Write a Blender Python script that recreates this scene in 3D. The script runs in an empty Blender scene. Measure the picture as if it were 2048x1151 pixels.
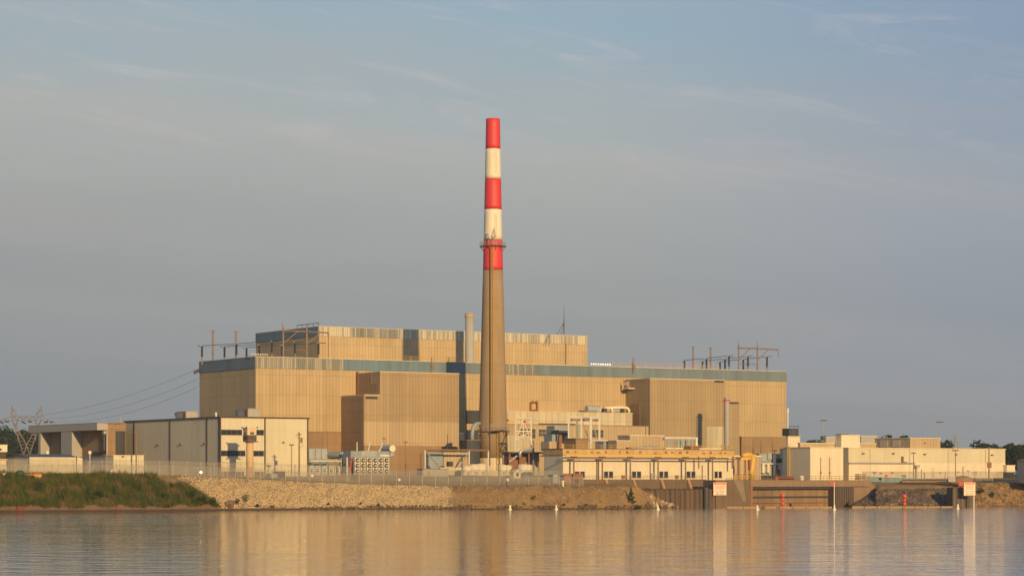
import bpy, bmesh, math, random
from mathutils import Vector, Matrix

random.seed(11)
SC = bpy.context.scene
COL = SC.collection
# ------------------------------------------------------------------ camera
F, HZ, CX, H = 4888.0, 950.0, 1024.0, 8.0      # focal length in photo pixels, horizon row, centre column, eye height
cam = bpy.data.cameras.new('camera')
cam.sensor_width = 36.0
cam.lens = 36.0 * F / 2048.0
cam.shift_y = (HZ - 575.5) / 2048.0
cam.clip_start, cam.clip_end = 1.0, 20000.0
co = bpy.data.objects.new('camera', cam)
COL.objects.link(co)
co.location = (0, 0, H)
co.rotation_euler = (math.radians(90), 0, 0)
SC.camera = co
# ------------------------------------------------------------------ sun, sky, exposure
SUN_AZ, SUN_EL = math.radians(22.3), math.radians(14.5)
sv = Vector((math.sin(SUN_AZ) * math.cos(SUN_EL), -math.cos(SUN_AZ) * math.cos(SUN_EL), math.sin(SUN_EL)))
sl = bpy.data.lights.new('sun', 'SUN')
sl.energy = 4.7
sl.angle = math.radians(0.6)
sl.color = (1.0, 0.67, 0.29)
so = bpy.data.objects.new('sun', sl)
COL.objects.link(so)
so.location = (200, -300, 200)
so.rotation_euler = (-sv).to_track_quat('-Z', 'Y').to_euler()
SC.view_settings.view_transform = 'Standard'
SC.view_settings.look = 'None'
SC.view_settings.exposure = 0.0
SC.view_settings.gamma = 1.0
SC.render.film_transparent = False

def lin(r, g, b):
    f = lambda v: (v / 255.0 / 12.92) if v <= 10 else ((v / 255.0 + 0.055) / 1.055) ** 2.4
    return (f(r), f(g), f(b), 1.0)

class NT:
    """small helper to write node trees as expressions"""
    def __init__(self, nt): self.nt = nt
    def n(self, t, **kw):
        nd = self.nt.nodes.new(t)
        for k, v in kw.items(): setattr(nd, k, v)
        return nd
    def put(self, sock, v):
        if isinstance(v, bpy.types.NodeSocket): self.nt.links.new(v, sock)
        elif v is not None: sock.default_value = v
    def m(self, op, a, b=None, c=None, clamp=False):
        nd = self.n('ShaderNodeMath', operation=op, use_clamp=clamp)
        for i, v in enumerate((a, b, c)): self.put(nd.inputs[i], v)
        return nd.outputs[0]
    def mix(self, fac, a, b, mode='MIX'):
        nd = self.n('ShaderNodeMix', data_type='RGBA', blend_type=mode, clamp_factor=True)
        self.put(nd.inputs[0], fac); self.put(nd.inputs[6], a); self.put(nd.inputs[7], b)
        return nd.outputs[2]
    def noise(self, vec, scale=1.0, detail=3.0, rough=0.55, dist=0.0):
        nd = self.n('ShaderNodeTexNoise')
        if vec is not None: self.put(nd.inputs['Vector'], vec)
        nd.inputs['Scale'].default_value = scale
        nd.inputs['Detail'].default_value = detail
        nd.inputs['Roughness'].default_value = rough
        nd.inputs['Distortion'].default_value = dist
        return nd.outputs[0]
    def vec(self, x, y, z):
        nd = self.n('ShaderNodeCombineXYZ')
        for i, v in enumerate((x, y, z)): self.put(nd.inputs[i], v)
        return nd.outputs[0]
    def sep(self, v):
        nd = self.n('ShaderNodeSeparateXYZ'); self.put(nd.inputs[0], v)
        return nd.outputs[0], nd.outputs[1], nd.outputs[2]
    def ramp(self, fac, stops):
        nd = self.n('ShaderNodeValToRGB')
        el = nd.color_ramp.elements
        while len(el) < len(stops): el.new(0.5)
        for e, (p, col) in zip(el, stops): e.position = p; e.color = col
        self.put(nd.inputs[0], fac)
        return nd.outputs[0]
    def smooth(self, v, a, b):
        nd = self.n('ShaderNodeMapRange', interpolation_type='SMOOTHSTEP')
        self.put(nd.inputs[0], v)
        nd.inputs[1].default_value, nd.inputs[2].default_value = a, b
        nd.inputs[3].default_value, nd.inputs[4].default_value = 0.0, 1.0
        return nd.outputs[0]

world = bpy.data.worlds.new('World')
SC.world = world
world.use_nodes = True
wt = world.node_tree
wt.nodes.clear()
w = NT(wt)
tc = w.n('ShaderNodeTexCoord').outputs['Generated']
dx, dy, dz = w.sep(tc)
sky = w.n('ShaderNodeTexSky', sky_type='NISHITA')
sky.sun_disc = False
sky.sun_elevation = SUN_EL
sky.sun_rotation = math.atan2(sv.x, sv.y)
sky.air_density, sky.dust_density, sky.ozone_density = 1.3, 0.5, 2.5
# evening haze near the horizon: colour by elevation, soft bands drifting down to the right, thin cirrus higher up
az = w.m('DIVIDE', dx, w.m('MAXIMUM', w.m('ABSOLUTE', dy), 0.2))
warp = w.noise(w.vec(w.m('MULTIPLY', az, 3.0), 0.0, w.m('MULTIPLY', dz, 16.0)), 1.6, 3.0)
el = w.m('ADD', w.m('ADD', dz, w.m('MULTIPLY', az, 0.085)), w.m('MULTIPLY', w.m('SUBTRACT', warp, 0.5), 0.035))
hz = w.ramp(w.m('MULTIPLY', el, 4.0, clamp=True), [
    (0.0, lin(143, 149, 154)), (0.16, lin(150, 154, 156)), (0.30, lin(157, 160, 160)), (0.43, lin(168, 171, 169)),
    (0.53, lin(175, 178, 176)), (0.62, lin(163, 177, 183)), (0.74, lin(153, 176, 190)), (0.86, lin(145, 172, 193))])
bluer = w.smooth(az, 0.02, 0.24)
hz = w.mix(w.m('MULTIPLY', bluer, w.m('MULTIPLY', dz, 2.6)), hz, lin(132, 160, 204))
hz = w.mix(w.m('MULTIPLY', w.smooth(az, 0.0, 0.25), 0.42), hz, lin(134, 145, 158))
cv = w.vec(w.m('ADD', w.m('MULTIPLY', az, 9.0), w.m('MULTIPLY', dz, 10.0)), 2.3, w.m('ADD', w.m('MULTIPLY', dz, 62.0), w.m('MULTIPLY', az, 9.0)))
ci = w.smooth(w.noise(cv, 1.5, 6.0, 0.66, 0.9), 0.50, 0.74)
ci = w.m('MULTIPLY', ci, w.smooth(dz, 0.095, 0.165))
hz = w.mix(w.m('MULTIPLY', ci, 0.40), hz, lin(203, 196, 197))
band = w.smooth(w.noise(w.vec(w.m('MULTIPLY', az, 2.2), 9.1, w.m('ADD', w.m('MULTIPLY', dz, 34.0), w.m('MULTIPLY', az, 3.0))), 1.0, 4.0, 0.55), 0.40, 0.72)
hz = w.mix(w.m('MULTIPLY', band, 0.22), hz, lin(184, 178, 172))
bg1 = w.n('ShaderNodeBackground'); w.put(bg1.inputs[0], sky.outputs[0]); bg1.inputs[1].default_value = 0.15
bg2 = w.n('ShaderNodeBackground'); w.put(bg2.inputs[0], hz); bg2.inputs[1].default_value = 1.0
mx = w.n('ShaderNodeMixShader')
w.put(mx.inputs[0], w.smooth(dz, 0.21, 0.45))
wt.links.new(bg2.outputs[0], mx.inputs[1]); wt.links.new(bg1.outputs[0], mx.inputs[2])
wo = w.n('ShaderNodeOutputWorld')
wt.links.new(mx.outputs[0], wo.inputs[0])

# ------------------------------------------------------------------ geometry helpers
TH = math.radians(31.8)                         # the whole plant stands on one grid, turned by TH
GC, GS = math.cos(TH), math.sin(TH)
def P(x, y, Y): return Vector(((x - CX) * Y / F, Y, H + (HZ - y) * Y / F))
def XY(x, Y): return ((x - CX) * Y / F, Y)
MAIN0 = XY(511, 680.0)                          # front left corner of the turbine hall: origin of the grid
def grid_point(px, v):
    """ground point on the grid line v (metres behind the hall front), seen at column px"""
    ox, oy = MAIN0[0] - GS * v, MAIN0[1] + GC * v
    q = (px - CX) / F
    u = (q * oy - ox) / (GC - q * GS)
    return ox + u * GC, oy + u * GS

class MB:
    def __init__(self): self.bm = bmesh.new()
    def box(self, x0, x1, y0, y1, z0, z1, M=None):
        vs = [self.bm.verts.new(p) for p in ((x0,y0,z0),(x1,y0,z0),(x1,y1,z0),(x0,y1,z0),(x0,y0,z1),(x1,y0,z1),(x1,y1,z1),(x0,y1,z1))]
        if M is not None:
            for v in vs: v.co = M @ v.co
        for f in ((0,3,2,1),(4,5,6,7),(0,1,5,4),(1,2,6,5),(2,3,7,6),(3,0,4,7)): self.bm.faces.new([vs[i] for i in f])
        return self
    def cyl(self, p0, p1, r0, r1=None, n=8, caps=True):
        p0, p1 = Vector(p0), Vector(p1)
        r1 = r0 if r1 is None else r1
        d = (p1 - p0).normalized()
        a = d.orthogonal().normalized(); b = d.cross(a)
        A, B = [], []
        for i in range(n):
            t = 2 * math.pi * (i + 0.5) / n
            k = a * math.cos(t) + b * math.sin(t)
            A.append(self.bm.verts.new(p0 + k * r0)); B.append(self.bm.verts.new(p1 + k * r1))
        for i in range(n):
            j = (i + 1) % n
            self.bm.faces.new((A[i], A[j], B[j], B[i]))
        if caps: self.bm.faces.new(A[::-1]); self.bm.faces.new(B)
        return self
    def bar(self, p0, p1, wd): return self.cyl(p0, p1, wd * 0.7071, n=4)
    def tube(self, pts, r, n=8):
        pts = [Vector(p) for p in pts]
        rings = []
        a = None
        for i, p in enumerate(pts):
            d = (pts[min(i + 1, len(pts) - 1)] - pts[max(i - 1, 0)]).normalized()
            a = d.orthogonal().normalized() if a is None else (a - d * a.dot(d)).normalized()
            b = d.cross(a)
            rings.append([self.bm.verts.new(p + (a * math.cos(2*math.pi*k/n) + b * math.sin(2*math.pi*k/n)) * r) for k in range(n)])
        for A, B in zip(rings, rings[1:]):
            for i in range(n):
                j = (i + 1) % n
                self.bm.faces.new((A[i], A[j], B[j], B[i]))
        self.bm.faces.new(rings[0][::-1]); self.bm.faces.new(rings[-1])
        return self
    def lathe(self, cx, cy, prof, n=24, caps=True):
        rings = [[self.bm.verts.new((cx + r * math.cos(2*math.pi*i/n), cy + r * math.sin(2*math.pi*i/n), z)) for i in range(n)] for r, z in prof]
        for A, B in zip(rings, rings[1:]):
            for i in range(n):
                j = (i + 1) % n
                self.bm.faces.new((A[i], A[j], B[j], B[i]))
        if caps: self.bm.faces.new(rings[0][::-1]); self.bm.faces.new(rings[-1])
        return self
    def ball(self, c, r, sub=2, sc=(1, 1, 1)):
        res = bmesh.ops.create_icosphere(self.bm, subdivisions=sub, radius=r)
        for v in res['verts']: v.co = Vector(c) + Vector((v.co.x * sc[0], v.co.y * sc[1], v.co.z * sc[2]))
        return self
    def prism(self, pts, d):
        d = Vector(d)
        A = [self.bm.verts.new(p) for p in pts]; B = [self.bm.verts.new(Vector(p) + d) for p in pts]
        n = len(A)
        self.bm.faces.new(A[::-1]); self.bm.faces.new(B)
        for i in range(n):
            j = (i + 1) % n
            self.bm.faces.new((A[i], A[j], B[j], B[i]))
        return self
    def quad(self, *pts):
        self.bm.faces.new([self.bm.verts.new(p) for p in pts]); return self
    def build(self, name, mat, parent=None, smooth=False, origin=None, label=None, rotz=0.0):
        me = bpy.data.meshes.new(name)
        bmesh.ops.recalc_face_normals(self.bm, faces=self.bm.faces[:])
        if origin is not None:
            T = (Matrix.Translation(Vector(origin)) @ Matrix.Rotation(rotz, 4, 'Z')).inverted()
            self.bm.transform(T)
        self.bm.to_mesh(me); self.bm.free()
        if smooth:
            for p in me.polygons: p.use_smooth = True
        me.materials.append(mat)
        o = bpy.data.objects.new(name, me)
        COL.objects.link(o)
        if parent is not None: o.parent = parent
        if origin is not None and parent is None:
            o.location = origin; o.rotation_euler = (0, 0, rotz)
        if label: o['label'] = label
        return o

def tag(o, label=None, cat=None, group=None, kind=None):
    if label: o['label'] = label
    if cat: o['category'] = cat
    if group: o['group'] = group
    if kind: o['kind'] = kind
    return o
class Thing:
    """an Empty at the base of a thing, turned to the plant grid; gives grid lengths from photo columns and rows"""
    def __init__(self, name, label, cat, px, Y, z=H, rot=TH, group=None, xy=None):
        o = bpy.data.objects.new(name, None)
        COL.objects.link(o)
        self.x, self.y = xy if xy else XY(px, Y)
        o.location = (self.x, self.y, z); o.rotation_euler = (0, 0, rot)
        self.z0, self.c, self.s = z, math.cos(rot), math.sin(rot)
        self.o = o
        tag(o, label, cat, group)
    def u(self, px, v=0.0):
        ox, oy = self.x - self.s * v, self.y + self.c * v
        q = (px - CX) / F
        return (q * oy - ox) / (self.c - q * self.s)
    def v(self, px, u=0.0):
        ox, oy = self.x + self.c * u, self.y + self.s * u
        q = (px - CX) / F
        return (ox - q * oy) / (self.s + q * self.c)
    def z(self, y, u=0.0, v=0.0):
        Y = self.y + self.s * u + self.c * v
        return H + (HZ - y) * Y / F - self.z0
    def loc(self, p):
        dx_, dy_ = p[0] - self.x, p[1] - self.y
        return Vector((dx_ * self.c + dy_ * self.s, -dx_ * self.s + dy_ * self.c, p[2] - self.z0))
def dup(root, loc, rotz=None, label=None, group=None):
    r = root.copy(); COL.objects.link(r); r.location = loc
    if rotz is not None: r.rotation_euler = (0, 0, rotz)
    if label: r['label'] = label
    if group: r['group'] = group
    for ch in list(root.children):
        k = ch.copy(); COL.objects.link(k); k.parent = r
        for g in ch.children:
            d = g.copy(); COL.objects.link(d); d.parent = k
    return r

# ------------------------------------------------------------------ materials
def new_mat(name):
    m = bpy.data.materials.new(name); m.use_nodes = True
    m.node_tree.nodes.clear()
    t = NT(m.node_tree)
    b = t.n('ShaderNodeBsdfPrincipled'); o = t.n('ShaderNodeOutputMaterial')
    m.node_tree.links.new(b.outputs[0], o.inputs[0])
    return m, t, b, o
def C4(c_): return (c_[0], c_[1], c_[2], 1.0)
def plain(name, col, rough=0.6, metal=0.0, var=0.18, scale=0.7, streak=0.15, bump=0.0):
    m, t, b, o = new_mat(name)
    oc = t.n('ShaderNodeTexCoord').outputs['Object']
    x, y, z = t.sep(oc)
    n1 = t.noise(oc, scale, 4.0)
    n2 = t.noise(t.vec(t.m('MULTIPLY', x, 1.6), t.m('MULTIPLY', y, 1.6), t.m('MULTIPLY', z, 0.12)), 1.0, 3.0)
    k = t.m('ADD', t.m('MULTIPLY', t.m('SUBTRACT', n1, 0.5), 2 * var), t.m('MULTIPLY', t.m('SUBTRACT', n2, 0.5), 2 * streak))
    k = t.m('MAXIMUM', t.m('ADD', k, 1.0), 0.25)
    t.put(b.inputs['Base Color'], t.mix(1.0, C4(col), t.vec(k, k, k), 'MULTIPLY'))
    b.inputs['Roughness'].default_value = rough
    b.inputs['Metallic'].default_value = metal
    if bump:
        bp = t.n('ShaderNodeBump'); bp.inputs['Strength'].default_value = bump; bp.inputs['Distance'].default_value = 0.1
        t.put(bp.inputs['Height'], n1); t.put(b.inputs['Normal'], bp.outputs[0])
    return m
def siding(name, col, width=1.0, hstep=6.0, joint=0.35, var=0.12, hjoint=0.18, col2=None, mixw=0.5, jw=0.12, rough=0.75, streak=0.10):
    """upright panels or ribbed sheets: joints, sheet to sheet shade, faint lift lines, weather streaks"""
    m, t, b, o = new_mat(name)
    oc = t.n('ShaderNodeTexCoord').outputs['Object']
    x, y, z = t.sep(oc)
    p = t.m('ADD', x, y)
    q = t.m('DIVIDE', p, width)
    fl = t.m('FLOOR', q)
    wn = t.n('ShaderNodeTexWhiteNoise', noise_dimensions='1D'); t.put(wn.inputs['W'], fl)
    wide = t.n('ShaderNodeTexWhiteNoise', noise_dimensions='1D'); t.put(wide.inputs['W'], t.m('FLOOR', t.m('DIVIDE', q, 5.0)))
    fr = t.m('FRACT', q)
    j = t.m('LESS_THAN', fr, jw)
    hj = t.m('LESS_THAN', t.m('FRACT', t.m('DIVIDE', z, hstep)), 0.18 / hstep)
    n2 = t.noise(t.vec(t.m('MULTIPLY', x, 1.1), t.m('MULTIPLY', y, 1.1), t.m('MULTIPLY', z, 0.09)), 1.0, 4.0, 0.6)
    n3 = t.noise(oc, 0.07, 3.0)
    k = t.m('ADD', 1.0, t.m('MULTIPLY', t.m('SUBTRACT', wn.outputs[0], 0.5), var))
    k = t.m('ADD', k, t.m('MULTIPLY', t.m('SUBTRACT', wide.outputs[0], 0.5), var * 0.7))
    k = t.m('ADD', k, t.m('MULTIPLY', t.m('SUBTRACT', n2, 0.5), 2 * streak))
    k = t.m('ADD', k, t.m('MULTIPLY', t.m('SUBTRACT', n3, 0.5), 0.30))
    run = t.smooth(t.noise(t.vec(t.m('MULTIPLY', p, 2.3), 3.0, t.m('MULTIPLY', z, 0.035)), 1.0, 3.0, 0.7), 0.60, 0.80)
    sheet = t.n('ShaderNodeTexWhiteNoise', noise_dimensions='2D'); t.put(sheet.inputs['Vector'], t.vec(t.m('FLOOR', t.m('DIVIDE', q, 3.0)), t.m('FLOOR', t.m('DIVIDE', z, hstep)), 0.0))
    k = t.m('ADD', k, t.m('MULTIPLY', t.m('SUBTRACT', sheet.outputs[0], 0.5), var * 0.8))
    k = t.m('MULTIPLY', k, t.m('SUBTRACT', 1.0, t.m('MULTIPLY', run, streak * 1.5)))
    k = t.m('MULTIPLY', k, t.m('SUBTRACT', 1.0, t.m('MULTIPLY', j, joint)))
    k = t.m('MULTIPLY', k, t.m('SUBTRACT', 1.0, t.m('MULTIPLY', hj, hjoint)))
    base = C4(col)
    if col2 is not None:
        f = t.smooth(t.m('ADD', t.m('MULTIPLY', wn.outputs[0], 0.55), t.m('MULTIPLY', n2, 0.9)), mixw + 0.15, mixw + 0.45)
        base = t.mix(f, C4(col), C4(col2))
    t.put(b.inputs['Base Color'], t.mix(1.0, base, t.vec(k, k, k), 'MULTIPLY'))
    b.inputs['Roughness'].default_value = rough
    bp = t.n('ShaderNodeBump'); bp.inputs['Strength'].default_value = 0.5; bp.inputs['Distance'].default_value = 0.06
    t.put(bp.inputs['Height'], t.m('SUBTRACT', 1.0, j)); t.put(b.inputs['Normal'], bp.outputs[0])
    return m
def island(name, cols, rough=0.9, trans=0.0, patch=None):
    """one colour per loose piece (stones, leaves)"""
    m, t, b, o = new_mat(name)
    r = t.n('ShaderNodeNewGeometry').outputs['Random Per Island']
    n = len(cols)
    col = t.ramp(r, [(i / max(1, n - 1), C4(q)) for i, q in enumerate(cols)])
    if patch:                                    # stands of another plant among the rest
        oc = t.n('ShaderNodeTexCoord').outputs['Object']
        col = t.mix(t.smooth(t.noise(oc, patch[1], 3.0, 0.6), 0.42, 0.66), col, C4(patch[0]))
        col = t.mix(t.smooth(t.noise(t.vec(t.sep(oc)[1], t.sep(oc)[0], 4.0), patch[1] * 1.7, 2.0), 0.56, 0.7), col, C4(patch[2]))
    t.put(b.inputs['Base Color'], col)
    b.inputs['Roughness'].default_value = rough
    b.inputs['Specular IOR Level'].default_value = 0.2
    if trans:
        tr = t.n('ShaderNodeBsdfTranslucent'); t.put(tr.inputs[0], C4(cols[len(cols) // 2]))
        mxs = t.n('ShaderNodeMixShader'); mxs.inputs[0].default_value = trans
        m.node_tree.links.new(b.outputs[0], mxs.inputs[1]); m.node_tree.links.new(tr.outputs[0], mxs.inputs[2])
        m.node_tree.links.new(mxs.outputs[0], o.inputs[0])
    return m
def lamp_mat(name, col, strength):
    m, t, b, o = new_mat(name)
    b.inputs['Base Color'].default_value = C4(col)
    b.inputs['Emission Color'].default_value = C4(col); b.inputs['Emission Strength'].default_value = strength
    return m
def mesh_fabric(name, col, cover):
    m, t, b, o = new_mat(name)
    b.inputs['Base Color'].default_value = C4(col); b.inputs['Roughness'].default_value = 0.6
    oc = t.n('ShaderNodeTexCoord').outputs['Object']
    f = t.m('ADD', cover, t.m('MULTIPLY', t.m('SUBTRACT', t.noise(oc, 0.25, 3.0), 0.5), cover * 0.9), clamp=True)
    tr = t.n('ShaderNodeBsdfTransparent')
    mxs = t.n('ShaderNodeMixShader'); t.put(mxs.inputs[0], f)
    m.node_tree.links.new(tr.outputs[0], mxs.inputs[1]); m.node_tree.links.new(b.outputs[0], mxs.inputs[2])
    m.node_tree.links.new(mxs.outputs[0], o.inputs[0])
    return m
def glassy(name, col, rough=0.12):
    m, t, b, o = new_mat(name)
    b.inputs['Base Color'].default_value = C4(col); b.inputs['Roughness'].default_value = rough
    return m

K = {
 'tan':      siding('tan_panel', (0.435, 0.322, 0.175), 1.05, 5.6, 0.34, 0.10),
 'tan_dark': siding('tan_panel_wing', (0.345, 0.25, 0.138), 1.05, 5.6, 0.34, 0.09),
 'tan_low':  siding('tan_panel_low', (0.43, 0.322, 0.19), 1.05, 9.0, 0.34, 0.11),
 'pale':     siding('pale_panel', (0.50, 0.43, 0.29), 2.2, 8.0, 0.22, 0.14, streak=0.2),
 'concrete': siding('brown_concrete', (0.27, 0.175, 0.095), 3.4, 3.0, 0.14, 0.12, 0.20, jw=0.03, rough=0.9, streak=0.22),
 'teal':     siding('teal_sheet', (0.145, 0.190, 0.215), 0.75, 30.0, 0.28, 0.16, 0.0),
 'teal_deep':siding('blue_teal_sheet', (0.125, 0.190, 0.230), 0.75, 30.0, 0.28, 0.16, 0.0),
 'faded':    siding('faded_sheet', (0.205, 0.21, 0.185), 0.62, 30.0, 0.38, 0.16, 0.0, col2=(0.33, 0.30, 0.23), mixw=0.42, jw=0.22, streak=0.25),
 'bleached': siding('bleached_sheet', (0.37, 0.335, 0.26), 0.62, 30.0, 0.48, 0.12, 0.0, col2=(0.53, 0.47, 0.34), mixw=0.32, jw=0.26, streak=0.22),
 'cream':    siding('cream_sheet', (0.56, 0.50, 0.345), 0.6, 40.0, 0.07, 0.05, 0.0),
 'cream_pale': siding('white_sheet', (0.66, 0.57, 0.41), 0.8, 40.0, 0.09, 0.06, 0.0),
 'white_wall': plain('white_paint_wall', (0.62, 0.54, 0.39), 0.7, 0, 0.10, 0.35, 0.12),
 'grey_wall': plain('grey_wall', (0.36, 0.34, 0.30), 0.8, 0, 0.10, 0.4, 0.12),
 'trim':     plain('dark_brown_trim', (0.07, 0.04, 0.035), 0.5),
 'coping':   plain('pale_coping', (0.60, 0.50, 0.33), 0.5),
 'chim':     siding('chimney_concrete', (0.315, 0.22, 0.122), 60.0, 2.6, 0.0, 0.05, 0.10, jw=0.0, rough=0.92, streak=0.16),
 'chim_base': plain('whitewashed_concrete', (0.58, 0.49, 0.33), 0.9, 0, 0.2, 0.3, 0.2),
 'red':      plain('red_band_paint', (0.60, 0.036, 0.036), 0.55, 0, 0.10, 0.2, 0.14),
 'white':    plain('white_band_paint', (0.72, 0.64, 0.49), 0.6, 0, 0.08, 0.2, 0.14),
 'yellow':   plain('yellow_paint', (0.60, 0.36, 0.06), 0.55),
 'steel':    plain('galvanised_steel', (0.42, 0.41, 0.38), 0.45, 0.3),
 'white_steel': plain('white_steel', (0.66, 0.60, 0.48), 0.5),
 'dark':     plain('dark_steel', (0.045, 0.042, 0.045), 0.6),
 'grey':     plain('grey_equipment', (0.33, 0.35, 0.33), 0.55),
 'greyblue': plain('blue_grey_equipment', (0.25, 0.29, 0.29), 0.55),
 'rust':     plain('rusty_steel', (0.26, 0.11, 0.05), 0.8, 0, 0.3),
 'wood':     plain('weathered_wood', (0.24, 0.15, 0.09), 0.85, 0, 0.25),
 'post':     plain('brown_concrete_post', (0.24, 0.175, 0.135), 0.8),
 'insul':    plain('brown_porcelain', (0.035, 0.025, 0.03), 0.25),
 'window':   glassy('dark_window_glass', (0.02, 0.03, 0.04)),
 'frame':    plain('pale_window_frame', (0.50, 0.42, 0.30), 0.6),
 'darkbay':  siding('dark_louvre', (0.05, 0.05, 0.055), 0.55, 40.0, 0.5, 0.5, 0.0),
 'orange':   plain('orange_paint', (0.60, 0.095, 0.035), 0.5),
 'fence_post': plain('dull_fence_post', (0.40, 0.37, 0.31), 0.6),
 'window_brown': plain('dusty_window', (0.075, 0.062, 0.045), 0.5),
 'wire':     plain('aluminium_wire', (0.12, 0.12, 0.12), 0.5),
 'fabric':   mesh_fabric('chain_link_mesh', (0.21, 0.19, 0.16), 0.46),
 'fabric_thin': mesh_fabric('thin_chain_link_mesh', (0.34, 0.29, 0.22), 0.26),
 'pile':     siding('rusty_sheet_pile', (0.115, 0.075, 0.05), 0.9, 30.0, 0.25, 0.25, 0.0, streak=0.25),
 'pier':     plain('stained_concrete', (0.145, 0.10, 0.062), 0.9, 0, 0.2, 0.4, 0.3),
 'pier_pale': plain('dock_concrete', (0.23, 0.155, 0.095), 0.9, 0, 0.2, 0.5, 0.25),
 'blue':     plain('blue_green_paint', (0.13, 0.22, 0.23), 0.6),
 'redpaint': plain('red_paint', (0.55, 0.03, 0.03), 0.5),
 'sign_white': plain('sign_white', (0.74, 0.66, 0.50), 0.5, 0, 0.05, 1.0, 0.04),
 'sign_red': plain('sign_red', (0.62, 0.12, 0.07), 0.5),
 'sign_pink': plain('faded_sign_red', (0.66, 0.40, 0.24), 0.5),
 'sign_black': plain('sign_black', (0.06, 0.05, 0.035), 0.5),
 'boom':     plain('boom_float', (0.38, 0.25, 0.11), 0.7),
 'buoy':     plain('buoy_white', (0.75, 0.68, 0.52), 0.5),
 'flood':    lamp_mat('lit_floodlight', (0.9, 1.0, 0.95), 1.7),
}
# ------------------------------------------------------------------ terrain
def interp(tab, x):
    if x <= tab[0][0]: return tab[0][1]
    for (x0, y0), (x1, y1) in zip(tab, tab[1:]):
        if x <= x1: return y0 + (y1 - y0) * (x - x0) / (x1 - x0)
    return tab[-1][1]
SHORE = [(-400, 1025), (0, 1023), (350, 1021), (620, 1019), (760, 1018), (900, 1018), (1010, 1018), (1250, 1017), (1290, 1016), (1340, 1015), (1395, 1013.5)]
TOPY = [(-400, 947), (0, 949), (345, 951), (500, 957), (620, 964), (760, 969), (900, 972), (1100, 972), (1265, 973), (1300, 978), (1340, 990), (1380, 1005), (1400, 1012)]
SHORE_R = [(1700, 1013), (1900, 1012.5), (2048, 1011), (2500, 1008)]
TOPY_R = [(1752, 979), (1775, 976), (1900, 974), (1945, 968), (2048, 964), (2500, 958)]
WALL0 = XY(1425, 611.0)                         # quay wall line along the plant grid
def wall_y(px):
    q = (px - CX) / F
    u = (q * WALL0[1] - WALL0[0]) / (GC - q * GS)
    return WALL0[1] + u * GS
def prof(px):
    """(distance, height) knots of the ground along one line of sight"""
    if px < 1400:
        Ys = F * H / (interp(SHORE, px) - HZ)
        beach = 2.5 if px < 500 else (2.5 - 2.2 * min(1, (px - 500) / 250.0))
        d = interp([(500, 14.0), (800, 11.0), (1230, 11.0), (1280, 9.0)], px)
        Yt = Ys + d
        zt = H + (HZ - interp(TOPY, px)) * Yt / F
        bz = 0.55 * beach / 2.5 + 0.15
        if px > 1265:
            Yw = max(wall_y(px), Yt + 1.0)
            k = max(0.0, min(1.0, (px - 1265) / 40.0))
            zl = zt + (4.4 - zt) * (1 - k)
            rows = [(Ys - 25, -4), (Ys - 0.6, -0.35), (Ys, 0.0), (Ys + beach, bz), (Yt, zt), (Yw - 0.2, zt), (Yw + 1.0, 4.4), (Yw + 14, 4.6), (Yw + 24, 6.6)]
        else:
            rows = [(Ys - 25, -4), (Ys - 0.6, -0.35), (Ys, 0.0), (Ys + beach, bz), (Yt, zt), (Yt + 4, zt + 0.05), (Yt + 8, zt + 0.15), (Yt + 20, zt + (7.6 - zt) * 0.6), (Yt + 30, min(7.8, zt + 2.2) if zt < 7 else 7.9)]
    elif px < 1700:
        Yw = wall_y(px)
        rows = [(Yw - 20, -4), (Yw + 4.2, -3.9), (Yw + 4.3, -3.8), (Yw + 4.4, -3.0), (Yw + 4.6, 4.4), (Yw + 5, 4.6 if px < 1440 else 6.4), (Yw + 6, 4.6 if px < 1440 else 6.5), (Yw + 14, 4.6 if px < 1440 else 6.6), (Yw + 24, 6.7)]
    elif px < 1752:
        Ys = F * H / (interp(SHORE_R, px) - HZ); Yw = wall_y(px); zp = max(0.1, (px - 1703) / 48.0 * 4.0)
        rows = [(Ys - 20, -4), (Ys - 0.6, -0.35), (Ys, 0.0), (Ys + 0.5, 0.05), (Yw, zp), (Yw + 0.6, zp + .02), (Yw + 0.9, 4.8), (Yw + 8, 6.4), (Yw + 24, 6.7)]
    else:
        Ys = F * H / (interp(SHORE_R, px) - HZ)
        Yt = Ys + 10
        zt = H + (HZ - interp(TOPY_R, px)) * Yt / F
        rows = [(Ys - 20, -4), (Ys - 0.6, -0.35), (Ys, 0.0), (Ys + 0.5, 0.3), (Yt, zt), (Yt + 4, zt + (6.2 - zt) * .3), (Yt + 8, zt + (6.2 - zt) * .6), (Yt + 14, max(zt, 6.2)), (Yt + 24, max(zt, 6.2) + 0.6)]
    return rows + [(720, 8.0), (1000, 8.2), (2200, 8.5), (7000, 8.5)]
def ground(px, Y):
    return interp(prof(px), Y)
def ground_xy(X, Y): return ground(CX + X * F / Y, Y)

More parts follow.
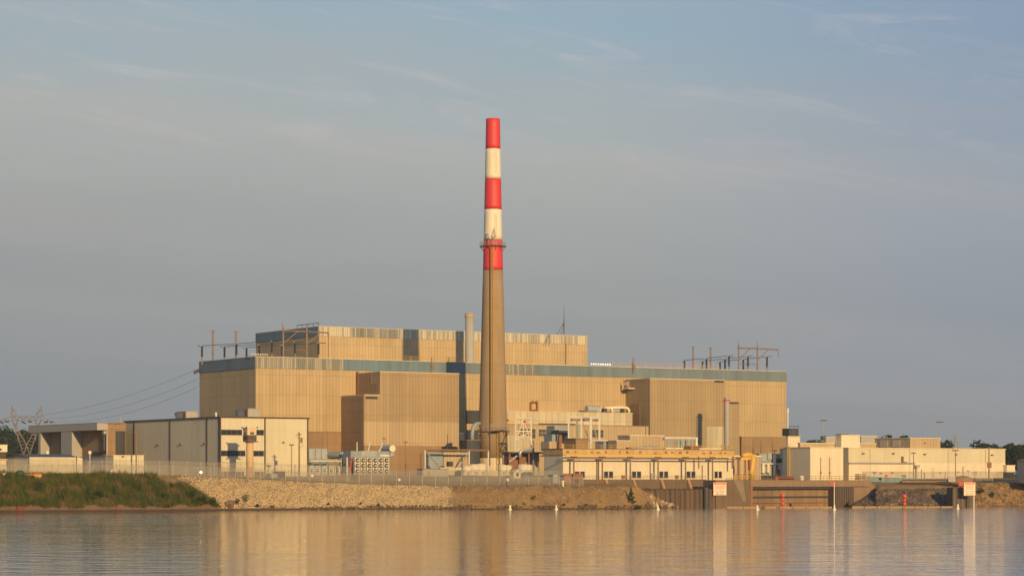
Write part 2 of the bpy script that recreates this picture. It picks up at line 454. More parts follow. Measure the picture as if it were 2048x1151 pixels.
def build_ground():
    cols = []
    px = -2600.0
    while px < 4700:
        cols.append(px)
        px += 5.0 if -80 <= px < 2130 else (60.0 if -500 < px < 2600 else 300.0)
    sub = [1, 2, 2, 3, 12, 2, 2, 3, 3, 3, 2, 2]
    verts, wts, nrow = [], [], None
    rnd = random.Random(5)
    for px in cols:
        r = prof(px); k = 0
        for (a, b_), n in zip(zip(r, r[1:]), sub):
            for i in range(n):
                t = i / n
                Y = a[0] + (b_[0] - a[0]) * t; z = a[1] + (b_[1] - a[1]) * t
                inb = r.index(a) in (3, 4)
                if inb and 0 < z: z += (rnd.uniform(-0.16, 0.16) + 0.22 * math.sin(px * 0.05 + Y)) * (0.3 if 360 < px < 900 else 1.0)
                verts.append(((px - CX) * Y / F, Y, z)); k += 1
                # weights: R gravel, G bare brown soil, B wet sand; none = weedy soil
                g = s = w_ = 0.0
                ri = r.index(a)
                if px < 1400:
                    if ri >= 3:
                        edge = 352 + 95 * max(0.0, 1 - (z / 7.6)) ** 0.8
                        g = 1.0 if edge < px < 905 - (z - 5) * 4 else 0.0
                        s = 1.0 if px >= 905 - (z - 5) * 4 or (300 < px <= 352 and z > 5.5) else 0.0
                        if ri >= 5: g, s = 0.35, 0.65
                    if ri <= 3: w_ = 1.0 if px < 620 else 0.6
                elif px >= 1700: s = 0.8; w_ = 0.2 if ri > 2 else 0.8
                else: s = 1.0
                if ri >= 9: g = s = w_ = 0.0
                wts.append((g, s, w_, 1.0))
        verts.append(((px - CX) * r[-1][0] / F, r[-1][0], r[-1][1])); wts.append((0, 0, 0, 1)); k += 1
        nrow = k
    faces = []
    for i in range(len(cols) - 1):
        for j in range(nrow - 1):
            a = i * nrow + j
            faces.append((a, a + nrow, a + nrow + 1, a + 1))
    me = bpy.data.meshes.new('ground')
    me.from_pydata(verts, [], faces)
    at = me.color_attributes.new('cover', 'FLOAT_COLOR', 'POINT')
    for i, c_ in enumerate(wts): at.data[i].color = c_
    for p in me.polygons: p.use_smooth = True
    m, t, b, o = new_mat('ground')
    oc = t.n('ShaderNodeTexCoord').outputs['Object']
    ca = t.n('ShaderNodeVertexColor', layer_name='cover').outputs[0]
    sp = t.n('ShaderNodeSeparateColor'); t.put(sp.inputs[0], ca)
    n1 = t.noise(oc, 0.5, 5.0, 0.65); n2 = t.noise(oc, 2.2, 5.0, 0.7); n3 = t.noise(oc, 0.12, 3.0)
    grass = t.mix(n1, C4((0.040, 0.055, 0.016)), C4((0.085, 0.085, 0.032)))
    vor = t.n('ShaderNodeTexVoronoi'); t.put(vor.inputs['Vector'], oc); vor.inputs['Scale'].default_value = 2.2
    grav = t.mix(t.m('MULTIPLY', vor.outputs[0], 1.1), C4((0.46, 0.34, 0.18)), C4((0.20, 0.135, 0.065)))
    soil = t.ramp(t.m('ADD', t.m('MULTIPLY', n2, 0.55), t.m('MULTIPLY', n1, 0.45)), [(0.30, C4((0.17, 0.095, 0.036))), (0.5, C4((0.32, 0.20, 0.085))), (0.70, C4((0.45, 0.30, 0.14)))])
    sand = t.mix(n1, C4((0.19, 0.115, 0.065)), C4((0.28, 0.175, 0.10)))
    wob = t.m('MULTIPLY', t.m('SUBTRACT', n2, 0.5), 0.9)
    def wsel(sock): return t.smooth(t.m('ADD', sock, wob), 0.35, 0.65)
    col = t.mix(wsel(sp.outputs[2]), grass, sand)
    col = t.mix(wsel(sp.outputs[1]), col, soil)
    col = t.mix(wsel(sp.outputs[0]), col, grav)
    x, y, z = t.sep(oc)
    wet = t.smooth(t.m('ADD', z, t.m('MULTIPLY', n1, 0.35)), 0.70, 0.30)
    col = t.mix(t.m('MULTIPLY', wet, 0.75), col, C4((0.055, 0.038, 0.028)))
    t.put(b.inputs['Base Color'], col)
    b.inputs['Roughness'].default_value = 0.95; b.inputs['Specular IOR Level'].default_value = 0.15
    bp = t.n('ShaderNodeBump'); bp.inputs['Strength'].default_value = 0.8; bp.inputs['Distance'].default_value = 0.25
    t.put(bp.inputs['Height'], n2); t.put(b.inputs['Normal'], bp.outputs[0])
    me.materials.append(m)
    g = bpy.data.objects.new('ground', me); COL.objects.link(g)
    g['kind'] = 'structure'
build_ground()

def build_water():
    me = bpy.data.meshes.new('river')
    me.from_pydata([(-900, -250, 0), (900, -250, 0), (900, 760, 0), (-900, 760, 0)], [], [(0, 1, 2, 3)])
    m, t, b, o = new_mat('river_water')
    oc = t.n('ShaderNodeTexCoord').outputs['Object']
    x, y, z = t.sep(oc)
    def height(ax, ay):
        px_, py_ = t.m('ADD', x, ax), t.m('ADD', y, ay)
        v = t.vec(t.m('MULTIPLY', px_, 0.85), py_, 0.0)
        h1 = t.m('MULTIPLY', t.noise(v, 0.9, 2.0, 0.6, 0.3), 0.050)
        h2 = t.m('MULTIPLY', t.noise(v, 2.6, 2.0, 0.6), 0.013)
        h3 = t.m('MULTIPLY', t.noise(t.vec(t.m('MULTIPLY', px_, 0.8), py_, 7.0), 0.24, 3.0, 0.6), 0.20)
        return t.m('ADD', t.m('ADD', h1, h2), h3)
    E_ = 0.06
    h0, hx, hy = height(0.0, 0.0), height(E_, 0.0), height(0.0, E_)
    gust = t.smooth(t.noise(t.vec(t.m('MULTIPLY', x, 0.25), y, 3.0), 0.05, 3.0, 0.6), 0.35, 0.7)
    fine = t.smooth(t.noise(t.vec(t.m('MULTIPLY', x, 0.7), y, 5.0), 0.55, 2.0, 0.6), 0.35, 0.7)
    far = t.smooth(y, 300.0, 560.0)                # the breeze ruffles the water along the plant's bank
    amp = t.m('ADD', t.m('ADD', 0.28, t.m('MULTIPLY', gust, 0.5)), t.m('ADD', t.m('MULTIPLY', fine, 0.6), t.m('MULTIPLY', far, 1.2)))
    amp = t.m('MULTIPLY', amp, WAVE)
    sx = t.m('MULTIPLY', t.m('DIVIDE', t.m('SUBTRACT', h0, hx), E_), amp)
    sy = t.m('MULTIPLY', t.m('DIVIDE', t.m('SUBTRACT', h0, hy), E_), amp)
    nn = t.n('ShaderNodeVectorMath', operation='NORMALIZE'); t.put(nn.inputs[0], t.vec(t.m('MULTIPLY', sx, 0.6), sy, 1.0))
    t.put(b.inputs['Normal'], nn.outputs[0])
    b.inputs['Base Color'].default_value = (0.050, 0.042, 0.030, 1)
    b.inputs['Roughness'].default_value = 0.03
    b.inputs['IOR'].default_value = 1.34
    b.inputs['Coat Weight'].default_value = 1.0; b.inputs['Coat Roughness'].default_value = 0.05; b.inputs['Coat IOR'].default_value = 1.4
    t.put(b.inputs['Coat Normal'], nn.outputs[0])
    me.materials.append(m)
    o_ = bpy.data.objects.new('river', me); COL.objects.link(o_)
    o_['kind'] = 'structure'
WAVE = 1.0
build_water()

# ------------------------------------------------------------------ stones, grass, bushes
PHI = (1 + 5 ** 0.5) / 2
ICO_V = [Vector(p).normalized() for p in ((-1,PHI,0),(1,PHI,0),(-1,-PHI,0),(1,-PHI,0),(0,-1,PHI),(0,1,PHI),(0,-1,-PHI),(0,1,-PHI),(PHI,0,-1),(PHI,0,1),(-PHI,0,-1),(-PHI,0,1))]
ICO_F = ((0,11,5),(0,5,1),(0,1,7),(0,7,10),(0,10,11),(1,5,9),(5,11,4),(11,10,2),(10,7,6),(7,1,8),(3,9,4),(3,4,2),(3,2,6),(3,6,8),(3,8,9),(4,9,5),(2,4,11),(6,2,10),(8,6,7),(9,8,1))
def stones(name, items, mat, seed):
    rnd = random.Random(seed)
    V, Fc = [], []
    for (c_, r) in items:
        b0 = len(V)
        sx, sy, sz = r * rnd.uniform(.7, 1.3), r * rnd.uniform(.7, 1.3), r * rnd.uniform(.5, 1.0)
        rot = Matrix.Rotation(rnd.uniform(0, 6.28), 3, Vector((rnd.uniform(-1, 1), rnd.uniform(-1, 1), rnd.uniform(-1, 1))).normalized())
        for v in ICO_V:
            k = rnd.uniform(.75, 1.2)
            p = rot @ Vector((v.x * sx * k, v.y * sy * k, v.z * sz * k))
            V.append((c_[0] + p.x, c_[1] + p.y, c_[2] + p.z))
        Fc += [(a + b0, b_ + b0, d + b0) for a, b_, d in ICO_F]
    me = bpy.data.meshes.new(name); me.from_pydata(V, [], Fc); me.materials.append(mat)
    o = bpy.data.objects.new(name, me); COL.objects.link(o)
    return o
def bank_point(px, t):
    r = prof(px)
    Ys, Yt = r[2][0], r[4][0]
    Y = Ys + (Yt - Ys) * t
    return Vector(((px - CX) * Y / F, Y, ground(px, Y)))
rnd = random.Random(3)
m_stone = island('limestone_riprap', [(0.42, 0.30, 0.15), (0.52, 0.385, 0.205), (0.60, 0.46, 0.27), (0.47, 0.34, 0.175), (0.70, 0.56, 0.36)])
items = []
for i in range(17000):
    px = rnd.uniform(352, 905); t = rnd.random()
    p = bank_point(px, t)
    edge = 352 + 95 * max(0.0, 1 - p.z / 7.6) ** 0.8
    if px < edge + rnd.uniform(-6, 14) or px > 905 - (p.z - 5) * 6 + rnd.uniform(-14, 4) or p.z < 0.5: continue
    items.append((p, rnd.uniform(0.07, 0.17)))
tag(stones('riprap_gravel', items, m_stone, 1), 'pale broken limestone gravel covering the river bank below the fence', 'riprap', kind='stuff')
m_dark = island('shore_stones', [(0.05, 0.035, 0.025), (0.10, 0.07, 0.045), (0.17, 0.12, 0.075), (0.08, 0.055, 0.04)])
items = []
for i in range(1500):
    px = rnd.uniform(600, 1395)
    Ys = prof(px)[2][0]; Y = Ys + rnd.uniform(-0.5, 1.5)
    items.append((Vector(((px - CX) * Y / F, Y, ground(px, Y) + rnd.uniform(-.05, .08))), rnd.uniform(0.12, 0.36)))
tag(stones('shore_stones', items, m_dark, 2), 'dark wet stones in a line along the water edge of the middle bank', 'stones', kind='stuff')
m_clod = island('soil_clods', [(0.20, 0.12, 0.05), (0.32, 0.20, 0.09), (0.44, 0.29, 0.14), (0.27, 0.17, 0.07)])
items = []
for i in range(3400):
    px = rnd.uniform(890, 1330); t = rnd.uniform(0.05, 1.0)
    p = bank_point(px, t)
    if p.z < 0.3: continue
    items.append((p + Vector((0, 0, -0.02)), rnd.uniform(0.06, 0.20)))
tag(stones('soil_clods', items, m_clod, 3), 'brown clods and small stones on the bare earth bank below the chimney', 'earth', kind='stuff')
m_spit = island('spit_boulders', [(0.22, 0.17, 0.11), (0.35, 0.28, 0.19), (0.46, 0.38, 0.27), (0.28, 0.22, 0.15)])
items = []
for i in range(420):
    px = rnd.uniform(1300, 1398); t = rnd.uniform(0.0, 1.15)
    r = prof(px); Y = r[2][0] + (r[4][0] - r[2][0]) * t
    p = Vector(((px - CX) * Y / F, Y, ground(px, Y) + 0.1))
    if px < 1335 and rnd.random() < 0.55: continue
    items.append((p, rnd.uniform(0.2, 0.55)))
tag(stones('boulder_spit', items, m_spit, 4), 'grey boulders heaped on the low spit in front of the sheet pile wall', 'boulders', kind='stuff')
m_rip2 = island('grey_riprap', [(0.04, 0.033, 0.03), (0.09, 0.07, 0.06), (0.16, 0.125, 0.10), (0.065, 0.052, 0.046), (0.24, 0.19, 0.15)])
items = []
for i in range(3600):
    px = rnd.uniform(1706, 1912); t = rnd.uniform(0, 0.93)
    p = bank_point(px, t)
    items.append((p + Vector((0, 0, .05)), rnd.uniform(0.12, 0.32)))
tag(stones('riprap_slope', items, m_rip2, 5), 'dark grey riprap slope between the two dark piers on the right', 'riprap', kind='stuff')
m_rip3 = island('brown_riprap', [(0.10, 0.065, 0.04), (0.20, 0.13, 0.075), (0.30, 0.20, 0.12), (0.15, 0.095, 0.05)])
items = []
for i in range(1500):
    px = rnd.uniform(1940, 2130); t = rnd.uniform(0, 1.0)
    items.append((bank_point(px, t) + Vector((0, 0, .02)), rnd.uniform(0.12, 0.42)))
tag(stones('stony_bank', items, m_rip3, 6), 'brown stony bank at the far right edge beyond the sign', 'bank stones', kind='stuff')

def leaf_mesh(name, tris, mat):
    V, Fc = [], []
    for t in tris:
        b0 = len(V); V += [tuple(p) for p in t]; Fc.append(tuple(range(b0, b0 + len(t))))
    me = bpy.data.meshes.new(name); me.from_pydata(V, [], Fc); me.materials.append(mat)
    return me
m_grass = island('tall_grass', [(0.045, 0.085, 0.012), (0.080, 0.135, 0.020), (0.13, 0.155, 0.034), (0.055, 0.10, 0.016), (0.17, 0.14, 0.055), (0.085, 0.10, 0.026)], trans=0.3, patch=((0.19, 0.165, 0.045), 0.33, (0.03, 0.055, 0.013)))
m_dry = island('dry_weed', [(0.15, 0.09, 0.045), (0.24, 0.15, 0.08), (0.19, 0.12, 0.06)], trans=0.15)
m_bush = island('bush_leaf', [(0.020, 0.038, 0.010), (0.038, 0.062, 0.015), (0.060, 0.085, 0.022), (0.028, 0.046, 0.013)], trans=0.2)
m_tree = island('tree_leaf', [(0.022, 0.034, 0.014), (0.034, 0.050, 0.018), (0.050, 0.066, 0.026), (0.026, 0.040, 0.017)], trans=0.2)
def blade(p, h, wd, lean, rnd):
    a = rnd.uniform(0, 6.28)
    d = Vector((math.cos(a), math.sin(a), 0))
    e = Vector((math.cos(a + 1.3), math.sin(a + 1.3), 0)) * lean * h
    return (p - d * wd, p + d * wd, p + e * 0.45 + Vector((0, 0, h * 0.6)) + d * wd * 0.6, p + e + Vector((0, 0, h)))
tris, dry = [], []
for i in range(42000):
    px = rnd.uniform(-90, 450)
    t = 0.16 + 0.87 * rnd.random() ** 0.9
    p = bank_point(px, t)
    if p.z > 0.4 and px > 345 + 105 * max(0.0, 1 - p.z / 7.0) ** 0.8 - 30 * (p.z > 6): continue
    if px > 290 and p.z > 5.6 and rnd.random() < (px - 290) / 60: continue
    if p.z < 0.75 + 0.3 * math.sin(px * 0.11) + 0.25 * math.sin(px * 0.037): continue
    patch = math.sin(px * 0.045 + 1.3) * math.sin(p.z * 1.7 + px * 0.02) + 0.5 * math.sin(px * 0.13 + p.z * 0.9)
    h = rnd.uniform(0.5, 1.0) * (1.35 + 0.35 * patch) * (1.7 if rnd.random() < .04 else 1)
    if p.z > 7.3: h *= 0.8
    (dry if (patch < -0.75 and rnd.random() < .8) or rnd.random() < .03 else tris).append(blade(p, max(h, .25), rnd.uniform(.03, .075), rnd.uniform(.1, .6), rnd))
og = bpy.data.objects.new('tall_grass', leaf_mesh('tall_grass', tris, m_grass)); COL.objects.link(og)
tag(og, 'tall green grass and weeds covering the left river bank', 'grass', kind='stuff')
og = bpy.data.objects.new('dry_weeds', leaf_mesh('dry_weeds', dry, m_dry)); COL.objects.link(og)
tag(og, 'reddish brown dry weeds mixed into the left bank grass', 'weeds', kind='stuff')
tris = []
for i in range(2600):
    px = rnd.choice((rnd.uniform(455, 900), rnd.uniform(905, 1300), rnd.uniform(1940, 2120)))
    p = bank_point(px, rnd.uniform(0.05, 0.14) if rnd.random() < .8 else rnd.uniform(.1, 1))
    if math.sin(px * 0.06) + 0.6 * math.sin(px * 0.17) < 0.35: continue
    tris.append(blade(p, rnd.uniform(.2, .6), .05, rnd.uniform(.2, .8), rnd))
og = bpy.data.objects.new('shore_weeds', leaf_mesh('shore_weeds', tris, m_dry)); COL.objects.link(og)
tag(og, 'sparse low weeds along the foot of the gravel and earth banks', 'weeds', kind='stuff')

def foliage(c_, rx, ry, rz, n, size, rnd, cone=False, lobes=6):
    out = []
    L = []
    for i in range(lobes):
        a = rnd.uniform(0, 6.28); k = rnd.uniform(.15, .62)
        L.append((Vector((math.cos(a) * rx * k, math.sin(a) * ry * k, rz * rnd.uniform(-.5, .6))), rnd.uniform(.38, .62)))
    for i in range(n):
        if cone:
            h = rnd.random() ** 1.4; a = rnd.uniform(0, 6.28); r = (1 - h) * rnd.uniform(.35, 1.0) * (0.8 + 0.3 * math.sin(h * 23))
            p = Vector((math.cos(a) * rx * r, math.sin(a) * ry * r, (h * 2 - 1) * rz))
        else:
            lc, lr = rnd.choice(L)
            d = Vector((rnd.gauss(0, 1), rnd.gauss(0, 1), rnd.gauss(0, 1))).normalized() * rnd.uniform(.45, 1.05) ** .6
            p = lc + Vector((d.x * rx * lr, d.y * ry * lr, d.z * rz * lr))
        p = p + Vector(c_)
        a = Vector((rnd.gauss(0, 1), rnd.gauss(0, 1), rnd.gauss(0, .6))).normalized(); b_ = a.orthogonal().normalized()
        s_ = size * rnd.uniform(.6, 1.4)
        out.append((p - a * s_, p - b_ * s_ * .5, p + a * s_, p + b_ * s_ * .6))
    return out
def plant(name, cat, label, px, y, Y, wid, hei, n, size, mat, cone=False, group=None, seed=1):
    rn = random.Random(seed)
    base = P(px, y, Y)
    base.z = ground(px, Y) - 0.05
    o = bpy.data.objects.new(name, None); COL.objects.link(o); o.location = base
    tag(o, label, cat, group)
    me = leaf_mesh('foliage', foliage((0, 0, hei * 0.52), wid / 2, wid / 2, hei * 0.5, n, size, rn, cone), mat)
    f = bpy.data.objects.new('foliage', me); COL.objects.link(f); f.parent = o
    st = MB()
    for i in range(4):
        a = rn.uniform(0, 6.28); st.cyl((0, 0, 0), (math.cos(a) * wid * .2, math.sin(a) * wid * .2, hei * .6), .03 + hei * .008, .01, 5)
    st.build('stem', K['wood'], o)
    return o
def bush(px, t, wid, hei, label, n=260, size=.16, seed=1, **kw):
    r = prof(px); Y = r[2][0] + (r[4][0] - r[2][0]) * t
    return plant('bush', 'bush', label, px, 1000, Y, wid, hei, n, size, kw.pop('mat', m_bush), seed=seed, **kw)
bush(383, .34, 2.4, 2.6, 'dark green bush at the right end of the tall grass, leftmost of the bushes', 420, .17, 1)
bush(200, .42, 3.2, 2.2, 'broad dark green bush low in the middle of the grassy bank', 420, .18, 41)
bush(186, .33, 2.2, 1.5, 'small dark bush left of the broad one in the grassy bank', 260, .16, 42)
bush(332, .38, 2.6, 1.9, 'dark green bush in the grass below the bare red soil', 320, .17, 43)
bush(12, .22, 3.4, 1.2, 'bright low green shrub by the sand at the left picture edge', 320, .15, 44, mat=m_grass)
bush(122, .55, 2.4, 2.6, 'tall reddish brown dry shrub standing in the grass', 300, .15, 45, mat=m_dry)
bush(95, .45, 1.8, 2.0, 'smaller reddish dry shrub left of the tall one in the grass', 220, .14, 46, mat=m_dry)
bush(300, .62, 1.8, 1.4, 'pale dry shrub high in the grass near the bare soil', 200, .13, 47, mat=m_dry)
bush(405, .26, 2.6, 2.3, 'dense dark bush low on the bank where grass meets pale gravel', 420, .17, 2)
bush(427, .22, 2.3, 2.0, 'rounded dark green bush just left of the brown outfall stub', 420, .16, 3)
bush(474, .24, 1.6, 1.6, 'loose pale green bush just right of the brown outfall stub', 200, .13, 4)
bush(492, .32, 1.9, 2.0, 'yellow green weedy bush on the gravel right of the outfall', 200, .13, 5, mat=m_grass)
bush(514, .15, 1.6, 1.0, 'low dark bush at the gravel foot, third right of the outfall', 170, .12, 6)
bush(545, .13, 1.5, 0.7, 'flat weedy bush hugging the stones below the utility pole', 140, .11, 7)
bush(657, .18, 1.0, 0.9, 'small green shrub on the gravel below the left transformer', 110, .10, 8)
bush(722, .18, 0.9, 0.9, 'small dark shrub on the gravel below the radiator banks', 110, .10, 9)
bush(757, .12, 0.9, 0.8, 'small shrub near the waterline below the conservator tank', 100, .10, 10)
bush(1067, .40, 1.2, 1.3, 'bright green sapling alone on the bare brown bank', 150, .12, 11, mat=m_grass)
bush(1048, .16, 0.8, 1.0, 'dark twiggy shrub at the foot of the bare brown bank', 100, .10, 12, mat=m_dry)
bush(1128, .12, 1.2, 0.8, 'low dark clump at the waterline right of the second white buoy', 110, .10, 13)
bush(1172, .10, 1.7, 0.7, 'spreading green clump at the waterline of the brown bank', 120, .10, 14)
bush(1296, .14, 0.9, 1.2, 'thin brown shrub right of the evergreen on the brown bank', 100, .10, 15, mat=m_dry)
bush(1385, .6, 1.4, 0.8, 'green weeds at the tip of the boulder spit', 120, .10, 16, mat=m_grass)
bush(1962, .45, 2.6, 2.4, 'green bush right of the pier beside the right warning sign', 330, .16, 17)
bush(1985, .30, 1.8, 2.0, 'olive bush among stones, rightmost of the bushes', 220, .15, 18)
r_ = prof(1262)
plant('evergreen_shrub', 'evergreen', 'dark conical evergreen shrub growing on the brown bank', 1262, 1005, r_[2][0] + 2.6, 3.0, 3.7, 750, .15, m_bush, cone=True, seed=21)
plant('evergreen_shrub', 'evergreen', 'small low evergreen beside the conical one, hugging the bank', 1277, 1008, r_[2][0] + 1.4, 2.4, 1.4, 260, .14, m_bush, seed=22)

def tree_proto(seed, hei, wid):
    rn = random.Random(seed)
    o = bpy.data.objects.new('tree', None); COL.objects.link(o)
    tr = MB(); tr.cyl((0, 0, 0), (0, 0, hei * .55), hei * .022, hei * .012, 8)
    for i in range(7):
        a = rn.uniform(0, 6.28); z = hei * rn.uniform(.25, .5)
        tr.cyl((0, 0, z), (math.cos(a) * wid * .33, math.sin(a) * wid * .33, z + hei * rn.uniform(.15, .35)), hei * .009, hei * .003, 5)
    tr.build('trunk', K['wood'], o)
    me = leaf_mesh('crown', foliage((0, 0, hei * .58), wid / 2, wid / 2, hei * .46, 2600, hei * .045, rn, lobes=13), m_tree)
    c_ = bpy.data.objects.new('crown', me); COL.objects.link(c_); c_.parent = o
    return o
PROT = [(tree_proto(31, 16.0, 15.0), 16.0), (tree_proto(32, 16.0, 12.0), 16.0), (tree_proto(33, 16.0, 19.0), 16.0)]
used = [False] * 3
def tree(k, px, top, Y, label, group):
    o, hh = PROT[k]
    hei = (H + (HZ - top) * Y / F - 8.2) * .93
    loc = (*XY(px, Y), 8.2)
    if used[k]: o = dup(o, loc)
    used[k] = True
    o.location = loc; o.rotation_euler = (0, 0, px * 0.37)
    s_ = hei / hh
    o.scale = (s_ * 0.9, s_ * 0.9, s_)
    tag(o, label, 'tree', group)
gl = 'dark trees far beyond the left power tower'
for i, (k, px, top, Y) in enumerate([(2, -22, 856, 1150), (0, 8, 853, 1180), (1, 34, 855, 1140), (2, 54, 853, 1200), (1, 76, 857, 1160), (0, 100, 868, 1220), (2, 130, 872, 1240)]):
    tree(k, px, top, Y, 'dark leafy tree of the left row, ' + ['cut by the left picture edge', 'tallest at the far left', 'seen through the left tower leg', 'between the tower legs', 'beside the concrete building', 'mostly hidden by the concrete building', 'hidden behind the concrete roof'][i], gl)
gr = 'dark trees far beyond the right buildings'
for i, (k, px, top, Y) in enumerate([(0, 1632, 874, 1150), (2, 1655, 880, 1200), (1, 1812, 867, 1100), (0, 1793, 872, 1150), (1, 1886, 876, 1000), (0, 1966, 882, 1000), (2, 1998, 885, 1040), (1, 2018, 883, 980), (0, 2042, 885, 1010), (2, 2066, 884, 990), (1, 1984, 886, 960), (1, 2034, 888, 950)]):
    tree(k, px, top, Y, 'dark leafy tree ' + ['peeping over the low roofs right of the hall', 'just right of the tree over the low roofs', 'rounded above the tan rooftop box', 'left shoulder of the clump above the tan rooftop box', 'dark upright against the right end of the tan rooftop box', 'first of the row behind the right end of the white building', 'low wide crown in the row behind the white building', 'tall narrow crown right of the white building end', 'above the small white annex at the far right', 'cut by the right picture edge', 'in front of the row above the white roof end', 'filling the gap above the far right shed'][i], gr)
# ------------------------------------------------------------------ turbine hall
T = Thing('turbine_hall', 'long tan ribbed power plant hall with a blue grey roof band, behind the striped chimney', 'building', 511, 680.0)
hall = T.o
UR = T.u(1572.5); VB = T.v(399)
zt, zb = T.z(713), T.z(735.5)
MB().box(0, UR, 0, VB, -1, zb + .05).build('wall', K['tan'], hall)
def fascia(u0, u1, mat, v0=-.18, v1=0.6): return MB().box(u0, u1, v0, v1, zb, zt).build('fascia', K[mat], hall)
cuts = [(511, 'faded'), (686, 'teal_deep'), (858, 'teal'), (952, 'teal'), (1012, 'faded'), (1071, 'teal'), (1300, 'teal')]
us = [T.u(p) for p, _ in cuts] + [UR]
for i, (p, mt) in enumerate(cuts): fascia(us[i] if i else -.18, us[i + 1], mt)
MB().box(-.18, .6, .6, VB, zb, zt).build('fascia', K['teal'], hall)
MB().box(UR - .6, UR + .18, .6, VB, zb, zt).build('fascia', K['teal'], hall)
MB().box(.6, UR - .6, .6, VB - .1, zb + .06, zt - 1.0).build('roof', K['grey'], hall)
m = MB()
m.box(-.3, UR + .3, -.32, .7, zt, zt + .16); m.box(-.3, .7, .7, VB, zt, zt + .16); m.box(UR - .7, UR + .3, .7, VB, zt, zt + .16)
m.build('coping', K['coping'], hall)
# brown concrete base strips left and right of the wings
u682, ub = T.u(682), T.u(1480)
hb = T.z(862, T.u(640))
MB().box(-.1, u682, -.3, -.003, -1, hb).build('concrete_base', K['concrete'], hall)
MB().box(ub, UR + .15, -.35, -.003, -1, T.z(872.5, ub)).build('concrete_base', K['concrete'], hall)
# left wing: stepped block
def dsolve(pm, pc):
    u = T.u(pm); d = 0.0
    for i in range(60):
        x = T.x + T.c * u + T.s * d; y = T.y + T.s * u - T.c * d
        d += ((pc - CX) / F - x / y) * y / (T.s + T.c * 0.05)
    return u, d
uA, dA = dsolve(682, 728.5)
uA2 = T.u(760, -dA); uAr = T.u(918, -dA)
zs = T.z(789.5, uA, -dA); ztop = T.z(743.5, uA2, -dA); zba = T.z(890, uA, -dA); zlow = T.z(842, uA, -dA)
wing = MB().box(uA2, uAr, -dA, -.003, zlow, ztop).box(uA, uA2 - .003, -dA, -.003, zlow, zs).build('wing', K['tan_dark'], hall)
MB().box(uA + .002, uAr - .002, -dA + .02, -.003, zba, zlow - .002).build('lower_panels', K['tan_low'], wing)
MB().box(uA - .15, uAr + .1, -dA - .25, -.003, -1, zba - .002).build('concrete_base', K['concrete'], wing)
# shade on the wing's left faces, painted as dark concrete-coloured sheets
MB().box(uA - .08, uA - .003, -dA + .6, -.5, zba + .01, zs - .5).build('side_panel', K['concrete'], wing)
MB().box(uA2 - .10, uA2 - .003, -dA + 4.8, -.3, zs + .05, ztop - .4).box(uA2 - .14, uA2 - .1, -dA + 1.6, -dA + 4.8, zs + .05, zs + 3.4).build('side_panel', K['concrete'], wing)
MB().box(uA2 - .12, uAr + .12, -dA - .12, -.003, ztop, ztop + .22).box(uA - .12, uA2 - .003, -dA - .12, -.003, zs, zs + .2).build('coping', K['coping'], wing)
MB().box(T.u(731, -dA), T.u(755, -dA), -dA - .1, -dA + .05, T.z(792, uA, -dA) - .7, T.z(792, uA, -dA)).build('louvre', K['dark'], wing)
MB().box(uA2 - .3, uA2 - .12, -1.4, -.6, zs, ztop + .6).build('drain_pipe', K['rust'], wing)
# right wing
uB, dB = dsolve(1251, 1300)
uB2 = T.u(1449.5, -dB); uB3 = T.u(1479, -dB + 2)
zr = T.z(757, uB, -dB); zl2 = T.z(852, uB + 20, -dB)
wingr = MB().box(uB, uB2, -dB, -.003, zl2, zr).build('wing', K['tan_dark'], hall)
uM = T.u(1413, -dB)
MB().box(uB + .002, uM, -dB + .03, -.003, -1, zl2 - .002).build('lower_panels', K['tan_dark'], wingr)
MB().box(uM + .002, uB2 - .002, -dB - .04, -.003, -1, zl2 - .002).build('lower_panels', K['pale'], wingr)
MB().box(uB - .12, uB2 + .1, -dB - .12, -.003, zr, zr + .22).build('coping', K['coping'], wingr)
MB().box(uB2 + .003, uB3, -dB + 2, -.003, -1, T.z(802, uB2, -dB + 2)).build('door_bay', K['tan_dark'], wingr)
MB().box(T.u(1429, -dB), T.u(1447, -dB), -dB - .12, -dB + .1, T.z(764.5, uB2, -dB), T.z(760.5, uB2, -dB)).build('louvre', K['dark'], wingr)
MB().box(uB2 + .6, uB3 - .5, -dB + 1.85, -dB + 1.99, T.z(806, uB2, -dB), T.z(802.6, uB2, -dB)).build('louvre', K['dark'], wingr)
MB().box(uB - .12, uB - .003, -dB + 5.2, -dB + 10.5, T.z(850, uB, -dB), T.z(805, uB, -dB)).build('dark_side_rect', K['concrete'], wingr)  # darker rectangle on the wing's left face
MB().box(uB - .9, uB - .003, -1.6, -.3, T.z(778, uB), zr - .2).build('drain_shaft', K['rust'], wingr)
bal = MB()
bal.box(uB - 2.2, uB - .02, -5.0, -2.2, T.z(778, uB), T.z(778, uB) + .3)
for a, b_ in ((-2.2, -5), (-2.2, -2.2)): bal.bar((uB + a, b_, T.z(778, uB)), (uB + a, b_, T.z(778, uB) + 2.2), .12)
bal.box(uB - 2.25, uB - 2.15, -5, -2.2, T.z(778, uB) + 1, T.z(778, uB) + 2.2)
bal.build('balcony', K['white_steel'], wingr)
